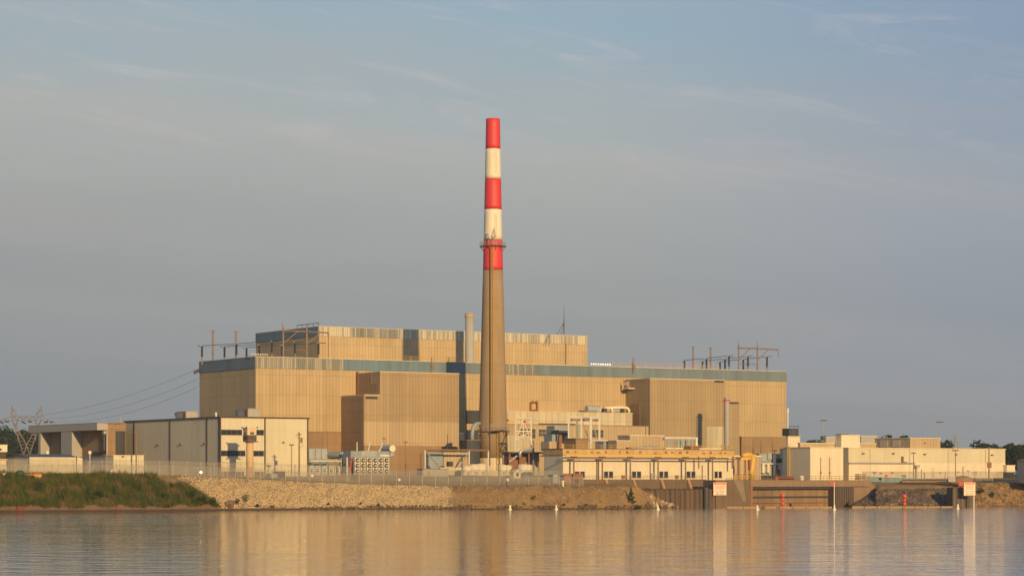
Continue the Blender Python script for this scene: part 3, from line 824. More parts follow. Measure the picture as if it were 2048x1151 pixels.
# dark louvred opening on the hall front left of the chimney, downpipes on the band
MB().box(T.u(932), T.u(962), -.35, -.02, T.z(846, T.u(940)), T.z(820, T.u(940))).build('louvre', K['darkbay'], hall)
for px in (863, 1266):
    u = T.u(px); q = MB()
    q.box(u - .45, u + .45, -.75, -.2, T.z(735, u) , T.z(727, u)); q.bar((u - .2, -.45, T.z(745, u)), (u - .2, -.45, T.z(724, u) + 1.4), .3)
    q.build('rainwater_head', K['wood'], hall)
q = MB()
for px in (1060, 1073): 
    u = T.u(px); q.tube([(u, -.5, T.z(822, u)), (u, -.5, T.z(804, u)), (u + (.5 if px < 1065 else -.5), -1.0, T.z(802.5, u)), (u + (.8 if px < 1065 else -.8), -1.0, T.z(804.5, u))], .28)
u0_, u1_ = T.u(1060), T.u(1073)
q.bar((u0_, -.5, T.z(820.5, u0_)), (u1_, -.5, T.z(820.5, u1_)), .5)
q.build('vent_pipes', K['rust'], hall)

# ------------------------------------------------------------------ reactor building (upper, behind)
xy0 = grid_point(638, 37.9)
R_ = Thing('reactor_building', 'tall tan ribbed block rising behind the hall, with whitened metal band along its top', 'building', 0, 0, xy=xy0)
rb = R_.o
RR = R_.u(1175); RB = R_.v(512)
rzt, rzb = R_.z(652.5), R_.z(671)
MB().box(0, RR, 0, RB, -1, rzb + .02).build('wall', K['tan'], rb)
cut = [(638, 'bleached'), (700, 'faded'), (800, 'teal_deep'), (836, 'bleached'), (904, 'faded'), (915, 'teal'), (948, 'bleached'), (1092, 'bleached')]
us = [R_.u(p) for p, _ in cut] + [RR]
for i, (p, mt) in enumerate(cut): MB().box(us[i] if i else -.18, us[i + 1], -.18, .5, rzb, rzt).build('fascia', K['bleached' if mt in ('teal_deep', 'teal') else mt], rb)
MB().box(-.18, .5, .5, RB, rzb, rzt).build('fascia', K['teal_deep'], rb)
MB().box(RR - .5, RR + .18, .5, RB, rzb, rzt).build('fascia', K['faded'], rb)
MB().box(.5, RR - .5, .5, RB - .1, rzb + .03, rzt - .6).build('roof', K['grey'], rb)
MB().box(-.25, RR + .25, -.25, .6, rzt, rzt + .12).box(-.25, .6, .6, RB, rzt, rzt + .12).build('coping', K['coping'], rb)
q = MB()
for i in range(5):
    v = .4 + i * 3.6; q.bar((.1, v, rzt), (.1, v, rzt + 1.1), .12)
q.bar((.1, .4, rzt + 1.1), (.1, 14.8, rzt + 1.1), .14)
q.build('roof_frame', plain('navy_paint', (.03, .04, .12)), rb)
u_ = R_.u(1131); q = MB()
q.bar((u_, -.3, R_.z(728, u_)), (u_, -.3, rzt), .22); q.build('conduit', K['wood'], rb)
A_ = R_.loc(P(1128, 668, 770)); t_ = Thing('radio_mast', 'thin dark antenna mast with slanted stays on the roof of the tall rear block', 'antenna', 0, 0, xy=(P(1128, 668, 765).x, 765), z=H + rzt - .6)
q = MB(); q.cyl((0, 0, 0), (0, 0, 5.2), .14, .12, 6); q.cyl((0, 0, 5.2), (0, 0, 9.2), .08, .05, 6); q.build('mast', K['dark'], t_.o)
q = MB(); q.cyl((-2.3, .5, 0), (0, 0, 3.9), .08, n=5); q.cyl((-1.6, -.9, 0), (0, 0, 3.9), .08, n=5); q.build('stay', K['dark'], t_.o)

# grey vent stack standing between the hall roof and the rear block
t_ = Thing('vent_stack', 'plain grey round stack with a yellow ring near its top, left of the striped chimney', 'stack', 939, 751, z=H + zb)
h_ = t_.z(626); r1, r0 = 1.36, 1.36
MB().lathe(0, 0, [(r0 * 1.02, -2), (r0, 1), (r1, h_), (r1 * .8, h_), (r1 * .8, h_ - 1.5)], 32, caps=False).build('pipe', K['grey_wall'], t_.o, smooth=True)
MB().lathe(0, 0, [(r1 + .02, h_ - 1.1), (r1 + .22, h_ - 1.05), (r1 + .22, h_ - .7), (r1 + .02, h_ - .65)], 32, caps=False).build('ring', K['yellow'], t_.o)
q = MB()
for a, b_ in ((1.5, -.3), (4.2, -.3), (1.5, 1.2), (4.2, 1.2)): q.bar((a, b_, -.2), (a, b_, 4.3), .14)
for z_ in (2.2, 3.2, 4.3): q.box(1.45, 4.25, -.36, -.24, z_, z_ + .12)
q.box(1.45, 4.25, -.3, 1.2, 2.0, 2.15)
q.build('platform', K['rust'], t_.o)

# ------------------------------------------------------------------ striped chimney
CY = 687.0
t_ = Thing('striped_chimney', 'very tall tapering chimney with red and white bands above brown concrete', 'chimney', 986, CY, rot=0)
ch = t_.o
PXM = CY / F
CPROF = [(948, 30.8), (915, 29.8), (830, 27.8), (700, 24.2), (600, 21.7), (540, 20.0), (480, 18.7), (418, 17.4), (358, 16.2), (298, 15.0), (238, 14.0)]
def crad(y):
    tab = sorted((a, b_) for a, b_ in CPROF); return interp(tab, y) * PXM
def cseg(ya, yb, mat, name, n=1, extra=0.0):
    ys = [ya + (yb - ya) * i / 8 for i in range(9)]
    return MB().lathe(0, 0, [(crad(y) + extra, (HZ - y) * PXM) for y in ys], 56).build(name, K[mat], ch, smooth=False)
for o in (cseg(955, 915.2, 'chim_base', 'base', extra=.04), cseg(915, 540.2, 'chim', 'shaft')): pass
for (a, b_, mt) in ((540, 480.2, 'red'), (480, 419.2, 'white'), (419, 358.2, 'red'), (358, 298.2, 'white'), (298, 238, 'red')):
    o = cseg(a, b_, mt, 'painted_band'); o['label'] = mt + ' painted ring of the chimney'
for o in ch.children:
    for p in o.data.polygons:
        p.use_smooth = abs(p.normal.z) < .5
zc = lambda y: (HZ - y) * PXM
def chim_platform(y, wpx, rail, name):
    z0 = zc(y); R = wpx * PXM; r = crad(y)
    p = MB().lathe(0, 0, [(r, z0 - .12), (R, z0 - .12), (R, z0), (r, z0)], 40, caps=False).build(name, K['wood'], ch)
    q = MB()
    for k in range(20):
        a = 2 * math.pi * k / 20; q.cyl((R * math.cos(a) * .985, R * math.sin(a) * .985, z0), (R * math.cos(a) * .985, R * math.sin(a) * .985, z0 + rail), .05, n=5)
    for zz in (rail * .5, rail): q.tube([(R * math.cos(2*math.pi*k/40) * .985, R * math.sin(2*math.pi*k/40) * .985, z0 + zz) for k in range(41)], .045, 5)
    q.build('railing', K['steel'], p)
    for k in range(12):
        a = 2 * math.pi * (k + .5) / 12
        MB().bar((R * .97 * math.cos(a), R * .97 * math.sin(a), z0 - .1), (r * math.cos(a), r * math.sin(a), z0 - 1.5), .12).build('bracket', K['wood'], p)
chim_platform(492, 27.0, 1.15, 'upper_platform')
chim_platform(861.5, 33.5, 1.2, 'lower_platform')
def ladder(ya, yb, xoff, name, mat, hoops=True):
    q = MB(); n = int(abs(ya - yb) * PXM / 0.75)
    pts = []
    for i in range(n + 1):
        y = ya + (yb - ya) * i / n; r = crad(y); x = xoff(y); pts.append((x, -math.sqrt(max(r * r - x * x, .1)) - .28, zc(y)))
    for s_ in (-.30, .30):
        for a, b_ in zip(pts, pts[1:]): q.bar((a[0] + s_, a[1], a[2]), (b_[0] + s_, b_[1], b_[2]), .09)
    for i, a in enumerate(pts):
        q.bar((a[0] - .3, a[1], a[2]), (a[0] + .3, a[1], a[2]), .06)
        if hoops and i % 2 == 0:
            q.tube([(a[0] + .42 * math.cos(t), a[1] - .05 + .62 * math.sin(t), a[2]) for t in [math.pi + math.pi * k / 6 for k in range(7)]], .05, 4)
    if hoops:
        for k in (1.5, 3, 4.5):
            t = math.pi + math.pi * k / 6
            for a, b_ in zip(pts[::2], pts[2::2]): q.bar((a[0] + .42 * math.cos(t), a[1] - .05 + .62 * math.sin(t), a[2]), (b_[0] + .42 * math.cos(t), b_[1] - .05 + .62 * math.sin(t), b_[2]), .05)
    return q.build(name, K[mat], ch)
ladder(843, 497, lambda y: -.28, 'ladder', 'yellow')
ladder(938, 862, lambda y: 1.45, 'ladder', 'yellow')
q = MB()
for a, b_ in ((497, 600), (600, 700), (700, 800), (800, 930)):
    q.bar((-.85, -math.sqrt(crad(a) ** 2 - .72) - .1, zc(a)), (-.85, -math.sqrt(crad(b_) ** 2 - .72) - .1, zc(b_)), .16)
q.build('conduit', K['dark'], ch)
for ya, yb in ((302, 350), (430, 478)):           # thin rung ladders up the white bands
    q = MB(); y = ya; last = None
    while y < yb:
        r = crad(y); pp = [(x, -math.sqrt(r * r - x * x) - .06, zc(y)) for x in (.5, 1.0)]
        q.bar(pp[0], pp[1], .07)
        if last:
            for a, b_ in zip(last, pp): q.bar(a, b_, .03)
        last = pp; y += 5.0
    q.build('rung_ladder', K['post'], ch)
t2 = Thing('camera_mast', 'small antenna frame with a dish standing on the upper chimney platform', 'antenna', 986, CY, z=H + zc(492), rot=0)
q = MB(); R = 25 * PXM
q.bar((-1.2, -R + .3, 0), (-1.4, -R + .3, 3.4), .14); q.bar((.35, -R + .2, 0), (.1, -R + .2, 2.6), .12); q.bar((-.6, -R + .2, 1.2), (.5, -R + .2, 4.8), .1); q.bar((.5, -R + .2, 4.8), (.75, -R + .2, 2.2), .1); q.bar((-1.3, -R + .25, 2.0), (.75, -R + .25, 2.2), .12)
q.build('frame', K['steel'], t2.o)
q = MB(); q.box(-1.9, -1.1, -R, -R + .5, 3.3, 3.6); q.build('camera', K['steel'], t2.o); q = MB(); q.ball((-.9, -R - .1, 2.0), .42, 2, (1, .4, 1)); q.build('dish', K['steel'], t2.o, smooth=False)

# ------------------------------------------------------------------ low annex in front of the hall, right of the chimney
q0 = grid_point(1002, -9.5)
A = Thing('annex_building', 'low pale panelled annex with dark windows between the chimney and the right wing', 'building', 0, 0, xy=q0)
uE = A.u(1265); zt_, zm_ = A.z(824, A.u(1140)), A.z(849, A.u(1140))
MB().box(0, uE, 0, 9.2, zm_, zt_).build('upper_wall', K['pale'], A.o)
MB().box(-.1, uE + .1, -.1, 9.2, zt_, zt_ + .15).build('coping', K['coping'], A.o)
uL = A.u(1297, -3)
low = MB().box(0, uL, -3, 9.2, -1, zm_ - .25).build('lower_wall', K['tan_low'], A.o)
MB().box(0, uL + .1, -3.1, -.02, zm_ - .247, zm_ - .04).build('eave', K['wood'], A.o)
MB().box(A.u(1077, -.1), A.u(1150, -.1), -.35, -.12, zm_ - .03, zm_ + .35).build('gap_line', K['dark'], A.o)  # dark line along the gap at the foot of the upper wall
MB().box(A.u(1013, -3.1), A.u(1058, -3.1), -3.25, -3.003, -1, A.z(871, 15)).build('pale_panel', K['pale'], A.o)
for (a, b_, y0, y1) in ((1036, 1071, 857, 876), (1077, 1098, 858, 872), (1183, 1207, 859, 874)):
    ua, ub_ = A.u(a, -3.05), A.u(b_, -3.05)
    wf = MB().box(ua - .15, ub_ + .15, -3.12, -3.003, A.z(y1, ua) - .15, A.z(y0, ua) + .15).build('window', K['frame'], A.o)
    g = MB(); nn = 3
    for i in range(nn):
        w_ = (ub_ - ua) / nn
        for (za, zb_) in ((A.z(y1, ua), (A.z(y1, ua) + A.z(y0, ua)) / 2 - .05), ((A.z(y1, ua) + A.z(y0, ua)) / 2 + .05, A.z(y0, ua))):
            g.box(ua + i * w_ + .05, ua + (i + 1) * w_ - .05, -3.16, -3.123, za, zb_)
    g.build('pane', K['window_brown'], wf)
pt = Thing('roof_duct', 'thick cream pipes and grey drums lying on the annex roof below the right wing', 'pipework', 0, 0, xy=grid_point(1190, -6), z=H + zt_ + .15)
za = lambda y: pt.z(y, 4)
u0, u1, u2, u3 = pt.u(1208), pt.u(1224), pt.u(1238), pt.u(1258)
MB().tube([(u0, 0, za(816)), (u1, 0, za(814.5)), (u2, 0, za(813.5)), (u3 - 1, 0, za(814)), (u3 - .3, 0, za(816)), (u3, 0, za(819)), (u3, 0, 0)], .42, 10).tube([(u1 - .8, -.2, za(814.5)), (u1 - .2, -.2, za(817)), (u1, -.2, 0)], .38, 10).build('pipe', K['white'], pt.o, smooth=True)
MB().cyl((pt.u(1175), .6, 1.1), (pt.u(1198), .6, 1.1), 1.0, n=14).build('drum', K['grey'], pt.o, smooth=False)
MB().cyl((u1 + .6, 1, .9), (u2 + .6, 1, .9), .85, n=14).build('drum', K['grey'], pt.o, smooth=False)
MB().cyl((u0 - 1.6, -.1, .3), (u0 - 1.2, -.1, za(811)), .45, n=10).box(u0 - 2.6, u0 - 2, -.4, .4, 0, za(812)).build('valve', K['steel'], pt.o)
MB().box(u0 - .6, u0 + .8, -.5, .5, 0, 1.3).box(u3 - 2.6, u3 - 1.4, .2, 1, 0, 1.4).build('pump', K['dark'], pt.o)

# ------------------------------------------------------------------ warehouse on the left
Wt = Thing('warehouse', 'big cream metal-clad warehouse with dark trim and two strips of windows, left of the hall', 'building', 440.5, 600.0)
wz = Wt.z(834.5); wu = Wt.u(617); wv = Wt.v(249.5)
MB().box(0, wu, 0, wv, -1, wz).build('wall', K['cream'], Wt.o)
MB().box(-.3, wu + .3, -.3, wv + .3, wz, wz + .32).build('roof_trim', K['trim'], Wt.o)
for px in (440.5, 529.5, 615):
    u = Wt.u(px); MB().box(u - .16, u + .2, -.14, -.003, -1, wz - .01).build('downpipe', K['trim'], Wt.o)
for px in (438.3, 414, 340, 268.5):
    v = Wt.v(px); MB().box(-.14, -.003, v - .3, v + .3, -1, wz - .01).build('downpipe', K['trim'], Wt.o)
for (a, b_, y0, y1, n) in ((441.8, 484, 858.2, 869.2, 4), (512, 527.5, 858.7, 869.7, 2), (441.8, 490.5, 900, 911.3, 5), (507, 527.5, 900.5, 911.5, 2)):
    ua, ub_ = Wt.u(a, -.05), Wt.u(b_, -.05)
    f = MB().box(ua, ub_, -.10, -.003, Wt.z(y1, ua), Wt.z(y0, ua)).build('window', K['trim'], Wt.o)
    g = MB(); w_ = (ub_ - ua) / n
    for i in range(n): g.box(ua + i * w_ + .12, ua + (i + 1) * w_ - .12, -.14, -.103, Wt.z(y1, ua) + .18, Wt.z(y0, ua) - .18)
    g.build('pane', K['window'], f)
for (a, b_) in ((443, 488), (508, 527)):
    MB().box(Wt.u(a), Wt.u(b_), -.1, -.003, -1, Wt.z(942)).build('dock_door', K['trim'], Wt.o)
for (px, y) in ((411, 885), (363, 886.5), (317, 888)):
    v = Wt.v(px); MB().box(-.45, -.003, v - .5, v + .5, Wt.z(y + 1.5, 0, v), Wt.z(y - 1.2, 0, v)).build('wall_light', K['wood'], Wt.o)
u = Wt.u(566); MB().box(u - .25, u + .25, -.5, -.003, Wt.z(885, u), Wt.z(882.5, u)).build('wall_light', K['wood'], Wt.o)
# faint rise of the roof behind and rooftop units
for (pc, pr, pl, y, lab) in ((372, 395, 342, 822.5, 'grey metal air handling box at the left end of the warehouse roof'), (496, 520, 463, 817, 'grey metal air handling box near the right end of the warehouse roof')):
    d = 10.0 if pc > 400 else 26.0
    xy = Wt.o.matrix_basis @ Vector((Wt.u(pc, d), d, 0))
    b_ = Thing('rooftop_unit', lab, 'air conditioner', 0, 0, xy=(xy.x, xy.y), z=H + wz + .32, group='boxes on the warehouse roof')
    hh = b_.z(y); 
    MB().box(0, b_.u(pr), 0, b_.v(pl) * .62, 0, hh).build('casing', K['grey_wall'], b_.o)
    v1 = b_.v(pl) * .62
    MB().prism([(.3, v1, .2), (.3, v1, hh), (.3, v1 * 1.4, hh * .95), (.3, v1 * 1.2, .2)], (b_.u(pr) - .6, 0, 0)).build('hood', K['grey'], b_.o)
    MB().box(-.06, -.003, v1 * .05, v1 * .3, .2, hh - .2).build('grille', K['rust'], b_.o)
    MB().box(-.1, b_.u(pr) + .1, -.1, v1 + .1, hh, hh + .12).build('lid', K['steel'], b_.o)
xy = Wt.o.matrix_basis @ Vector((2.5, 5.0, 0))
t_ = Thing('roof_vent', 'small shiny white vent cap on the warehouse roof by its corner', 'vent', 432, xy.y, z=H + wz + .3)
MB().cyl((0, 0, 0), (0, 0, .8), .22, n=10).build('pipe', K['white'], t_.o); MB().lathe(0, 0, [(.1, .75), (.38, .8), (.38, .95), (.1, 1.15)], 12).build('cap', K['white'], t_.o)

# ------------------------------------------------------------------ guard tower
G = Thing('guard_tower', 'tan round watchtower with a dark collar and square armoured cab, before the warehouse', 'watchtower', 499.5, 588.0)
zz = lambda y: G.z(y)
r = 7.2 * 588 / F
MB().lathe(0, 0, [(r, -1), (r, zz(880.5))], 32).build('shaft', plain('tower_tan', (.56, .38, .21), .85), G.o, smooth=False)
for p in G.o.children[0].data.polygons: p.use_smooth = abs(p.normal.z) < .5
MB().lathe(0, 0, [(r, zz(885)), (1.5, zz(881.5)), (1.5, zz(880.4))], 24).build('flare', K['wood'], G.o)
a = 1.19
MB().box(-a - .04, a + .04, -a - .04, a + .04, zz(881), zz(869.6)).build('collar', siding('collar_brown', (.11, .075, .055), 1.2, 20, .3, .2), G.o)
cab = MB().box(-a, a, -a, a, zz(869.5), zz(856)).build('cab', plain('cab_tan', (.62, .44, .28), .7), G.o)
MB().box(-a - .12, a + .12, -a - .12, a + .12, zz(856) + .002, zz(854.2)).build('roof', K['coping'], G.o)
MB().box(-.45, .55, -a - .05, -a - .003, zz(868.6), zz(863.2)).build('window', plain('green_glass', (.10, .13, .08), .2), cab)
MB().box(-a - .05, -a - .003, -.5, .5, zz(868.6), zz(863.2)).build('window', plain('green_glass_side', (.10, .13, .08), .2), cab)
for (dx_, dy_) in ((-a - .25, -a), (a + .25, -a), (-a - .3, a)):
    MB().bar((dx_, dy_, zz(858)), (dx_, dy_, zz(854.6)), .07).box(dx_ - .18, dx_ + .18, dy_ - .15, dy_ + .1, zz(854.6), zz(854.6) + .2).build('searchlight', K['dark'], G.o)
for s_ in (-1, 1): MB().bar((s_ * .9, -.4, zz(883)), (s_ * 1.7, -.6, zz(882.4)), .1).box(s_ * 1.7 - .25, s_ * 1.7 + .25, -.8, -.4, zz(883.5), zz(881.8)).build('searchlight', K['dark'], G.o)

# ------------------------------------------------------------------ concrete building and low sheds at far left
B = Thing('concrete_building', 'old brown grey concrete building with deep roof beam and open bays, left of the warehouse', 'building', 214.5, 640.0)
bt = B.z(847); bv = B.v(78.5); bu = B.u(252)
MB().box(.0, bu, 0, bv, -1, bt).build('wall', K['concrete'], B.o)
od = 3.0
MB().box(-od, -.003, -.4, bv + .5, B.z(859.5), bt + .1).build('roof_beam', K['grey_wall'], B.o)
MB().box(-od + .05, bu, -.3, bv + .45, bt + .1, bt + .3).build('roof_slab', K['wood'], B.o)
for pa, pb in ((143, 121.5), (80.5, 76)):
    va, vb = B.v(pa, -od), B.v(pb, -od); MB().box(-od + .1, -.003, va, vb, -1, B.z(859.5) - .003).build('pillar', K['grey_wall'], B.o)
MB().box(-.3, .06, -.15, .003, -1, bt).build('downpipe', K['grey_wall'], B.o)
ud = B.u(231); MB().box(ud, bu - .2, -.1, -.003, -1, B.z(861)).build('roller_door', K['darkbay'], B.o)
q = MB(); q.tube([(-.5, .8, B.z(864)), (-.5, .8, B.z(900)), (-.5, 2.2, B.z(904)), (-.5, 9, B.z(904.5))], .35, 8); q.build('exhaust_pipe', K['dark'], B.o)
MB().box(-.9, -.02, .2, 1.4, B.z(867), B.z(861)).build('junction_box', K['steel'], B.o)
L = Thing('low_shed', 'low cream metal shed with thin dark roof edge at the far left', 'shed', 57.5, 585.0)
lz = L.z(912.5); lu = L.u(153); lv = L.v(14.5)
MB().box(0, lu, 0, lv, -2, lz).build('wall', K['cream'], L.o)
MB().prism([(-.3, -.3, lz), (-.3, lv + .3, lz), (-.3, lv * .5, lz + .7)], (lu + .6, 0, 0)).build('roof', K['trim'], L.o)
MB().box(-.1, .12, -.12, -.003, -2, lz - .01).box(lu - .12, lu + .1, -.12, -.003, -2, lz - .01).build('downpipe', K['trim'], L.o)
MB().box(lu + .02, lu + 1.6, .2, lv * .8, -2, lz - .25).build('lean_to', K['cream_pale'], L.o)
t_ = Thing('grey_shed', 'plain grey metal shed wall between the cream shed and the ribbed white store', 'shed', 226, 592.0)
MB().box(0, 6, 0, t_.v(160), -2, t_.z(913)).build('wall', K['grey_wall'], t_.o)
MB().box(-.1, 6.1, -.1, t_.v(160), t_.z(913), t_.z(912)).build('roof_edge', K['steel'], t_.o)
for px in (181, 222): 
    v = t_.v(px); MB().box(-.5, -.003, v - .3, v + .3, t_.z(917), t_.z(914.5)).build('wall_light', K['dark'], t_.o)
v = t_.v(169); MB().box(-.08, -.003, v - .12, v + .12, -2, t_.z(914)).build('downpipe', K['trim'], t_.o)
t_ = Thing('ribbed_store', 'small ribbed off-white store building before the left end of the warehouse', 'shed', 226.5, 586.0)
MB().box(0, t_.u(287.5), 0, 5, -2, t_.z(910.5)).build('wall', siding('white_ribbed', (.60, .53, .36), 1.6, 40, .25, .1), t_.o)
MB().box(-.1, t_.u(287.5) + .1, -.1, 5.1, t_.z(910.5), t_.z(909)).build('roof_edge', K['coping'], t_.o)
MB().box(t_.u(243), t_.u(247), -.4, -.003, t_.z(913), t_.z(911)).build('wall_light', K['dark'], t_.o)
t_ = Thing('tan_cabin', 'small pale yellow cabin with dark lower storey cut by the left picture edge', 'cabin', -8, 600.0)
MB().box(0, t_.u(14.5), 0, 5, t_.z(903), t_.z(889)).build('upper_wall', K['cream_pale'], t_.o)
MB().box(.3, t_.u(13), .3, 5, -1, t_.z(903) - .003).build('lower_wall', K['dark'], t_.o)
MB().box(-.1, t_.u(15), -.1, 5, t_.z(889), t_.z(888)).build('roof', K['coping'], t_.o)
MB().box(t_.u(-2), t_.u(3), -.08, -.003, t_.z(900), t_.z(896)).build('window', K['window'], t_.o)
t_ = Thing('pink_wall_shed', 'low pinkish shed below the cabin at the left picture edge', 'shed', -30, 590.0)
MB().box(0, t_.u(12.5), 0, 4, -2, t_.z(919)).build('wall', K['cream_pale'], t_.o); MB().box(-.2, t_.u(14), -.2, 4, t_.z(919), t_.z(916.5)).build('roof', K['yellow'], t_.o)
for px, y1, lab in ((94.5, 900, 'shiny white vent cap in front of the left open bay'), (179.5, 900, 'shiny white vent cap in front of the right open bay')):
    t_ = Thing('exhaust_stack', lab, 'vent', px, 597, z=H + 3.6)
    MB().cyl((0, 0, -6), (0, 0, t_.z(907)), .2, n=10).build('pipe', K['grey'], t_.o)
    MB().lathe(0, 0, [(.2, t_.z(908)), (.42, t_.z(907)), (.42, t_.z(902)), (.3, t_.z(901))], 14).build('cap', K['buoy'], t_.o)

# ------------------------------------------------------------------ white buildings at right
t_ = Thing('white_block', 'square white building with one shaded side above the intake deck', 'building', 1620.5, 655.0, z=6.9)
bz = t_.z(895); bu = t_.u(1686.5); bv = t_.v(1566)
MB().box(0, bu, 0, bv, -1, bz).build('wall', K['cream_pale'], t_.o)
MB().box(-.12, bu + .12, -.12, bv + .1, bz, bz + .28).build('parapet', K['coping'], t_.o)
for px in (1641, 1659): 
    u = t_.u(px); MB().bar((u, -.12, t_.z(958)), (u, -.12, t_.z(914)), .14).box(u - .2, u + .2, -.3, -.05, t_.z(946), t_.z(943)).build('conduit', K['wood'], t_.o)
q = MB(); v = bv * .75
for dv in (-.35, .35): q.bar((-.35, v + dv, 0), (-.35, v + dv, bz + 1.1), .16)
for i in range(18): q.bar((-.35, v - .35, i * .5 + .3), (-.35, v + .35, i * .5 + .3), .1)
q.build('ladder', K['yellow'], t_.o)
t_ = Thing('long_white_building', 'long low white building with darker upper strip filling the right side', 'building', 1697, 662.0, z=7.2)
wu = t_.u(2010.5); z1 = t_.z(896.5, 15); zm = t_.z(925, 15)
MB().box(0, wu, 0, 30, zm, z1).build('upper_wall', K['cream'], t_.o)
MB().box(0, wu - .003, -.1, 30, -1, zm - .003).build('lower_wall', K['cream_pale'], t_.o)
MB().box(-.15, wu + .15, -.15, 30, z1, z1 + .25).build('parapet', K['coping'], t_.o)
q = MB()
for px in (1740, 1819, 1896, 1971): u = t_.u(px); q.box(u - .07, u + .07, -.13, -.1, -1, z1 - .02)
q.build('panel_joint', K['grey_wall'], t_.o)
for px, y in ((1727, 906), (1787, 906), (1850, 907.5), (1913, 908), (1985, 909), (1785, 944.5), (1762, 945)):
    u = t_.u(px, -.3); MB().box(u - .38, u + .38, -.5, -.003, t_.z(y + 1.2, u), t_.z(y - 1.2, u)).build('wall_light', K['wood'], t_.o)
u = t_.u(1811); MB().box(u - 1.6, u, -.6, -.105, t_.z(924, u), t_.z(912, u)).build('duct_hood', K['rust'], t_.o)
MB().box(u - 1.2, u + .4, -.7, -.61, t_.z(923, u), t_.z(912, u)).build('duct_panel', K['cream'], t_.o)
for a, b_, y0 in ((1893, 1898.5, 938), (1862, 1869, 934), (1948, 1954, 940)):
    ua, ub_ = t_.u(a), t_.u(b_); MB().box(ua, ub_, -.16, -.103, -.5, t_.z(y0, ua)).build('door', K['cream'], t_.o)
for px, y0 in ((1842, 938), (1848, 944), (1925, 932)):
    u = t_.u(px); MB().bar((u, -.25, -.5), (u, -.25, t_.z(y0, u)), .16).build('pipe', K['wood'], t_.o)
for px, y in ((1915, 943), (1880, 945), (1936, 941)):
    u = t_.u(px); MB().box(u - .4, u + .4, -.35, -.103, t_.z(y + 1.5, u), t_.z(y - 1.5, u)).build('vent', K['grey'], t_.o)
q = MB(); q.bar((t_.u(1698, -.3), -.3, zm - .1), (t_.u(1830, -.3), -.3, zm - .1), .3); q.build('pipe_run', K['steel'], t_.o)
q = MB(); u = t_.u(1833, -.5); q.bar((u, -.5, -1), (u, -.5, t_.z(930, u)), .4); q.box(u - .7, u + .7, -1.2, -.2, t_.z(934, u), t_.z(929, u)); q.build('vent_box', K['grey_wall'], t_.o)
def roofbox(pc, pr, pl, y0, y1, Y, lab, mat, cap=True):
    b_ = Thing('rooftop_block', lab, 'rooftop room', pc, Y, z=H + (HZ - y1) * Y / F, group='boxes on the right roofs')
    hh = b_.z(y0)
    MB().box(0, b_.u(pr), 0, b_.v(pl), -1, hh).build('wall', K[mat], b_.o)
    if cap: MB().box(-.15, b_.u(pr) + .15, -.15, b_.v(pl) + .1, hh, hh + .22).build('coping', K['coping'], b_.o)
    return b_
b_ = roofbox(1682.5, 1720, 1671, 870, 890, 672, 'bright cream rooftop room with flared top above the white buildings', 'cream_pale')
MB().box(b_.u(1684), b_.u(1702), 1, 2.4, b_.z(870) + .22, b_.z(867)).build('fans', K['dark'], b_.o)
b_ = roofbox(1820, 1880.5, 1750, 876, 895, 674, 'tan rooftop room with two pale windows in its shaded side, on the long white building', 'tan_low', True)
for a, c_ in ((1800, 1785), (1776, 1760)):
    va, vc = b_.v(a), b_.v(c_); MB().box(-.1, -.003, va, vc, b_.z(892), b_.z(879)).build('window', K['frame'], b_.o)
MB().box(b_.u(1848), b_.u(1851), -.3, -.003, b_.z(886), b_.z(884)).build('wall_light', K['wood'], b_.o)
roofbox(1600, 1752, 1596, 886, 899, 668, 'long low brownish roof block behind the square white building', 'tan_low')
roofbox(1652, 1672, 1646, 874, 888, 690, 'grey roof box left of the cream rooftop room', 'grey_wall')
roofbox(1722, 1754, 1718, 872, 888, 700, 'low tan roof box between the cream room and the tan room', 'grey_wall')
b_ = roofbox(1576, 1600, 1572, 873, 893, 676, 'small bright cream box against the right end of the hall', 'cream_pale')
q = Thing('cooling_tower', 'dark slatted cooling unit with railing on the small cream box right of the hall', 'cooling unit', 1578, 678, z=H + (HZ - 871) * 678 / F)
MB().box(0, q.u(1597), 0, 3, 0, q.z(856)).build('casing', K['darkbay'], q.o)
r2 = MB()
for px in (1578, 1588, 1597): r2.bar((q.u(px), 0, q.z(856)), (q.u(px), 0, q.z(850)), .1)
r2.bar((0, 0, q.z(851)), (q.u(1597), 0, q.z(851)), .08); r2.build('railing', K['dark'], q.o)
t_ = Thing('cream_pipe', 'tall bright cream pipe standing against the right edge of the hall', 'pipe', 1575.5, 740)
MB().cyl((0, 0, 0), (0, 0, t_.z(822)), .22, n=8).build('pipe', K['white'], t_.o); MB().cyl((0, 0, t_.z(824)), (0, 0, t_.z(816)), .4, .3, n=8).build('cap', K['white'], t_.o)
t_ = Thing('small_annex', 'small white shed past the right end of the long white building', 'shed', 2011, 690, z=7.5)
MB().box(.5, t_.u(2030), 0, 6, t_.z(944), t_.z(930)).build('wall', K['cream_pale'], t_.o); MB().box(.5, t_.u(2029), .2, 6, -1, t_.z(944) - .003).build('dark_opening', K['dark'], t_.o)
MB().box(.4, t_.u(2030) + .1, -.1, 6, t_.z(930), t_.z(929)).build('roof', K['coping'], t_.o)
t_ = Thing('grey_gable_shed', 'grey shed with sloped roof cut by the right picture edge', 'shed', 2050, 640, z=7.0, rot=0)
MB().prism([(0, 0, -1), (0, 0, t_.z(922)), (8, 0, t_.z(905)), (16, 0, t_.z(922)), (16, 0, -1)], (0, 10, 0)).build('wall', K['grey_wall'], t_.o)
MB().prism([(-.2, -.2, t_.z(922)), (8, -.2, t_.z(905)), (16.2, -.2, t_.z(922)), (16.2, -.2, t_.z(922) + .25), (8, -.2, t_.z(905) + .25), (-.2, -.2, t_.z(922) + .25)], (0, 10.4, 0)).build('roof', K['wood'], t_.o)
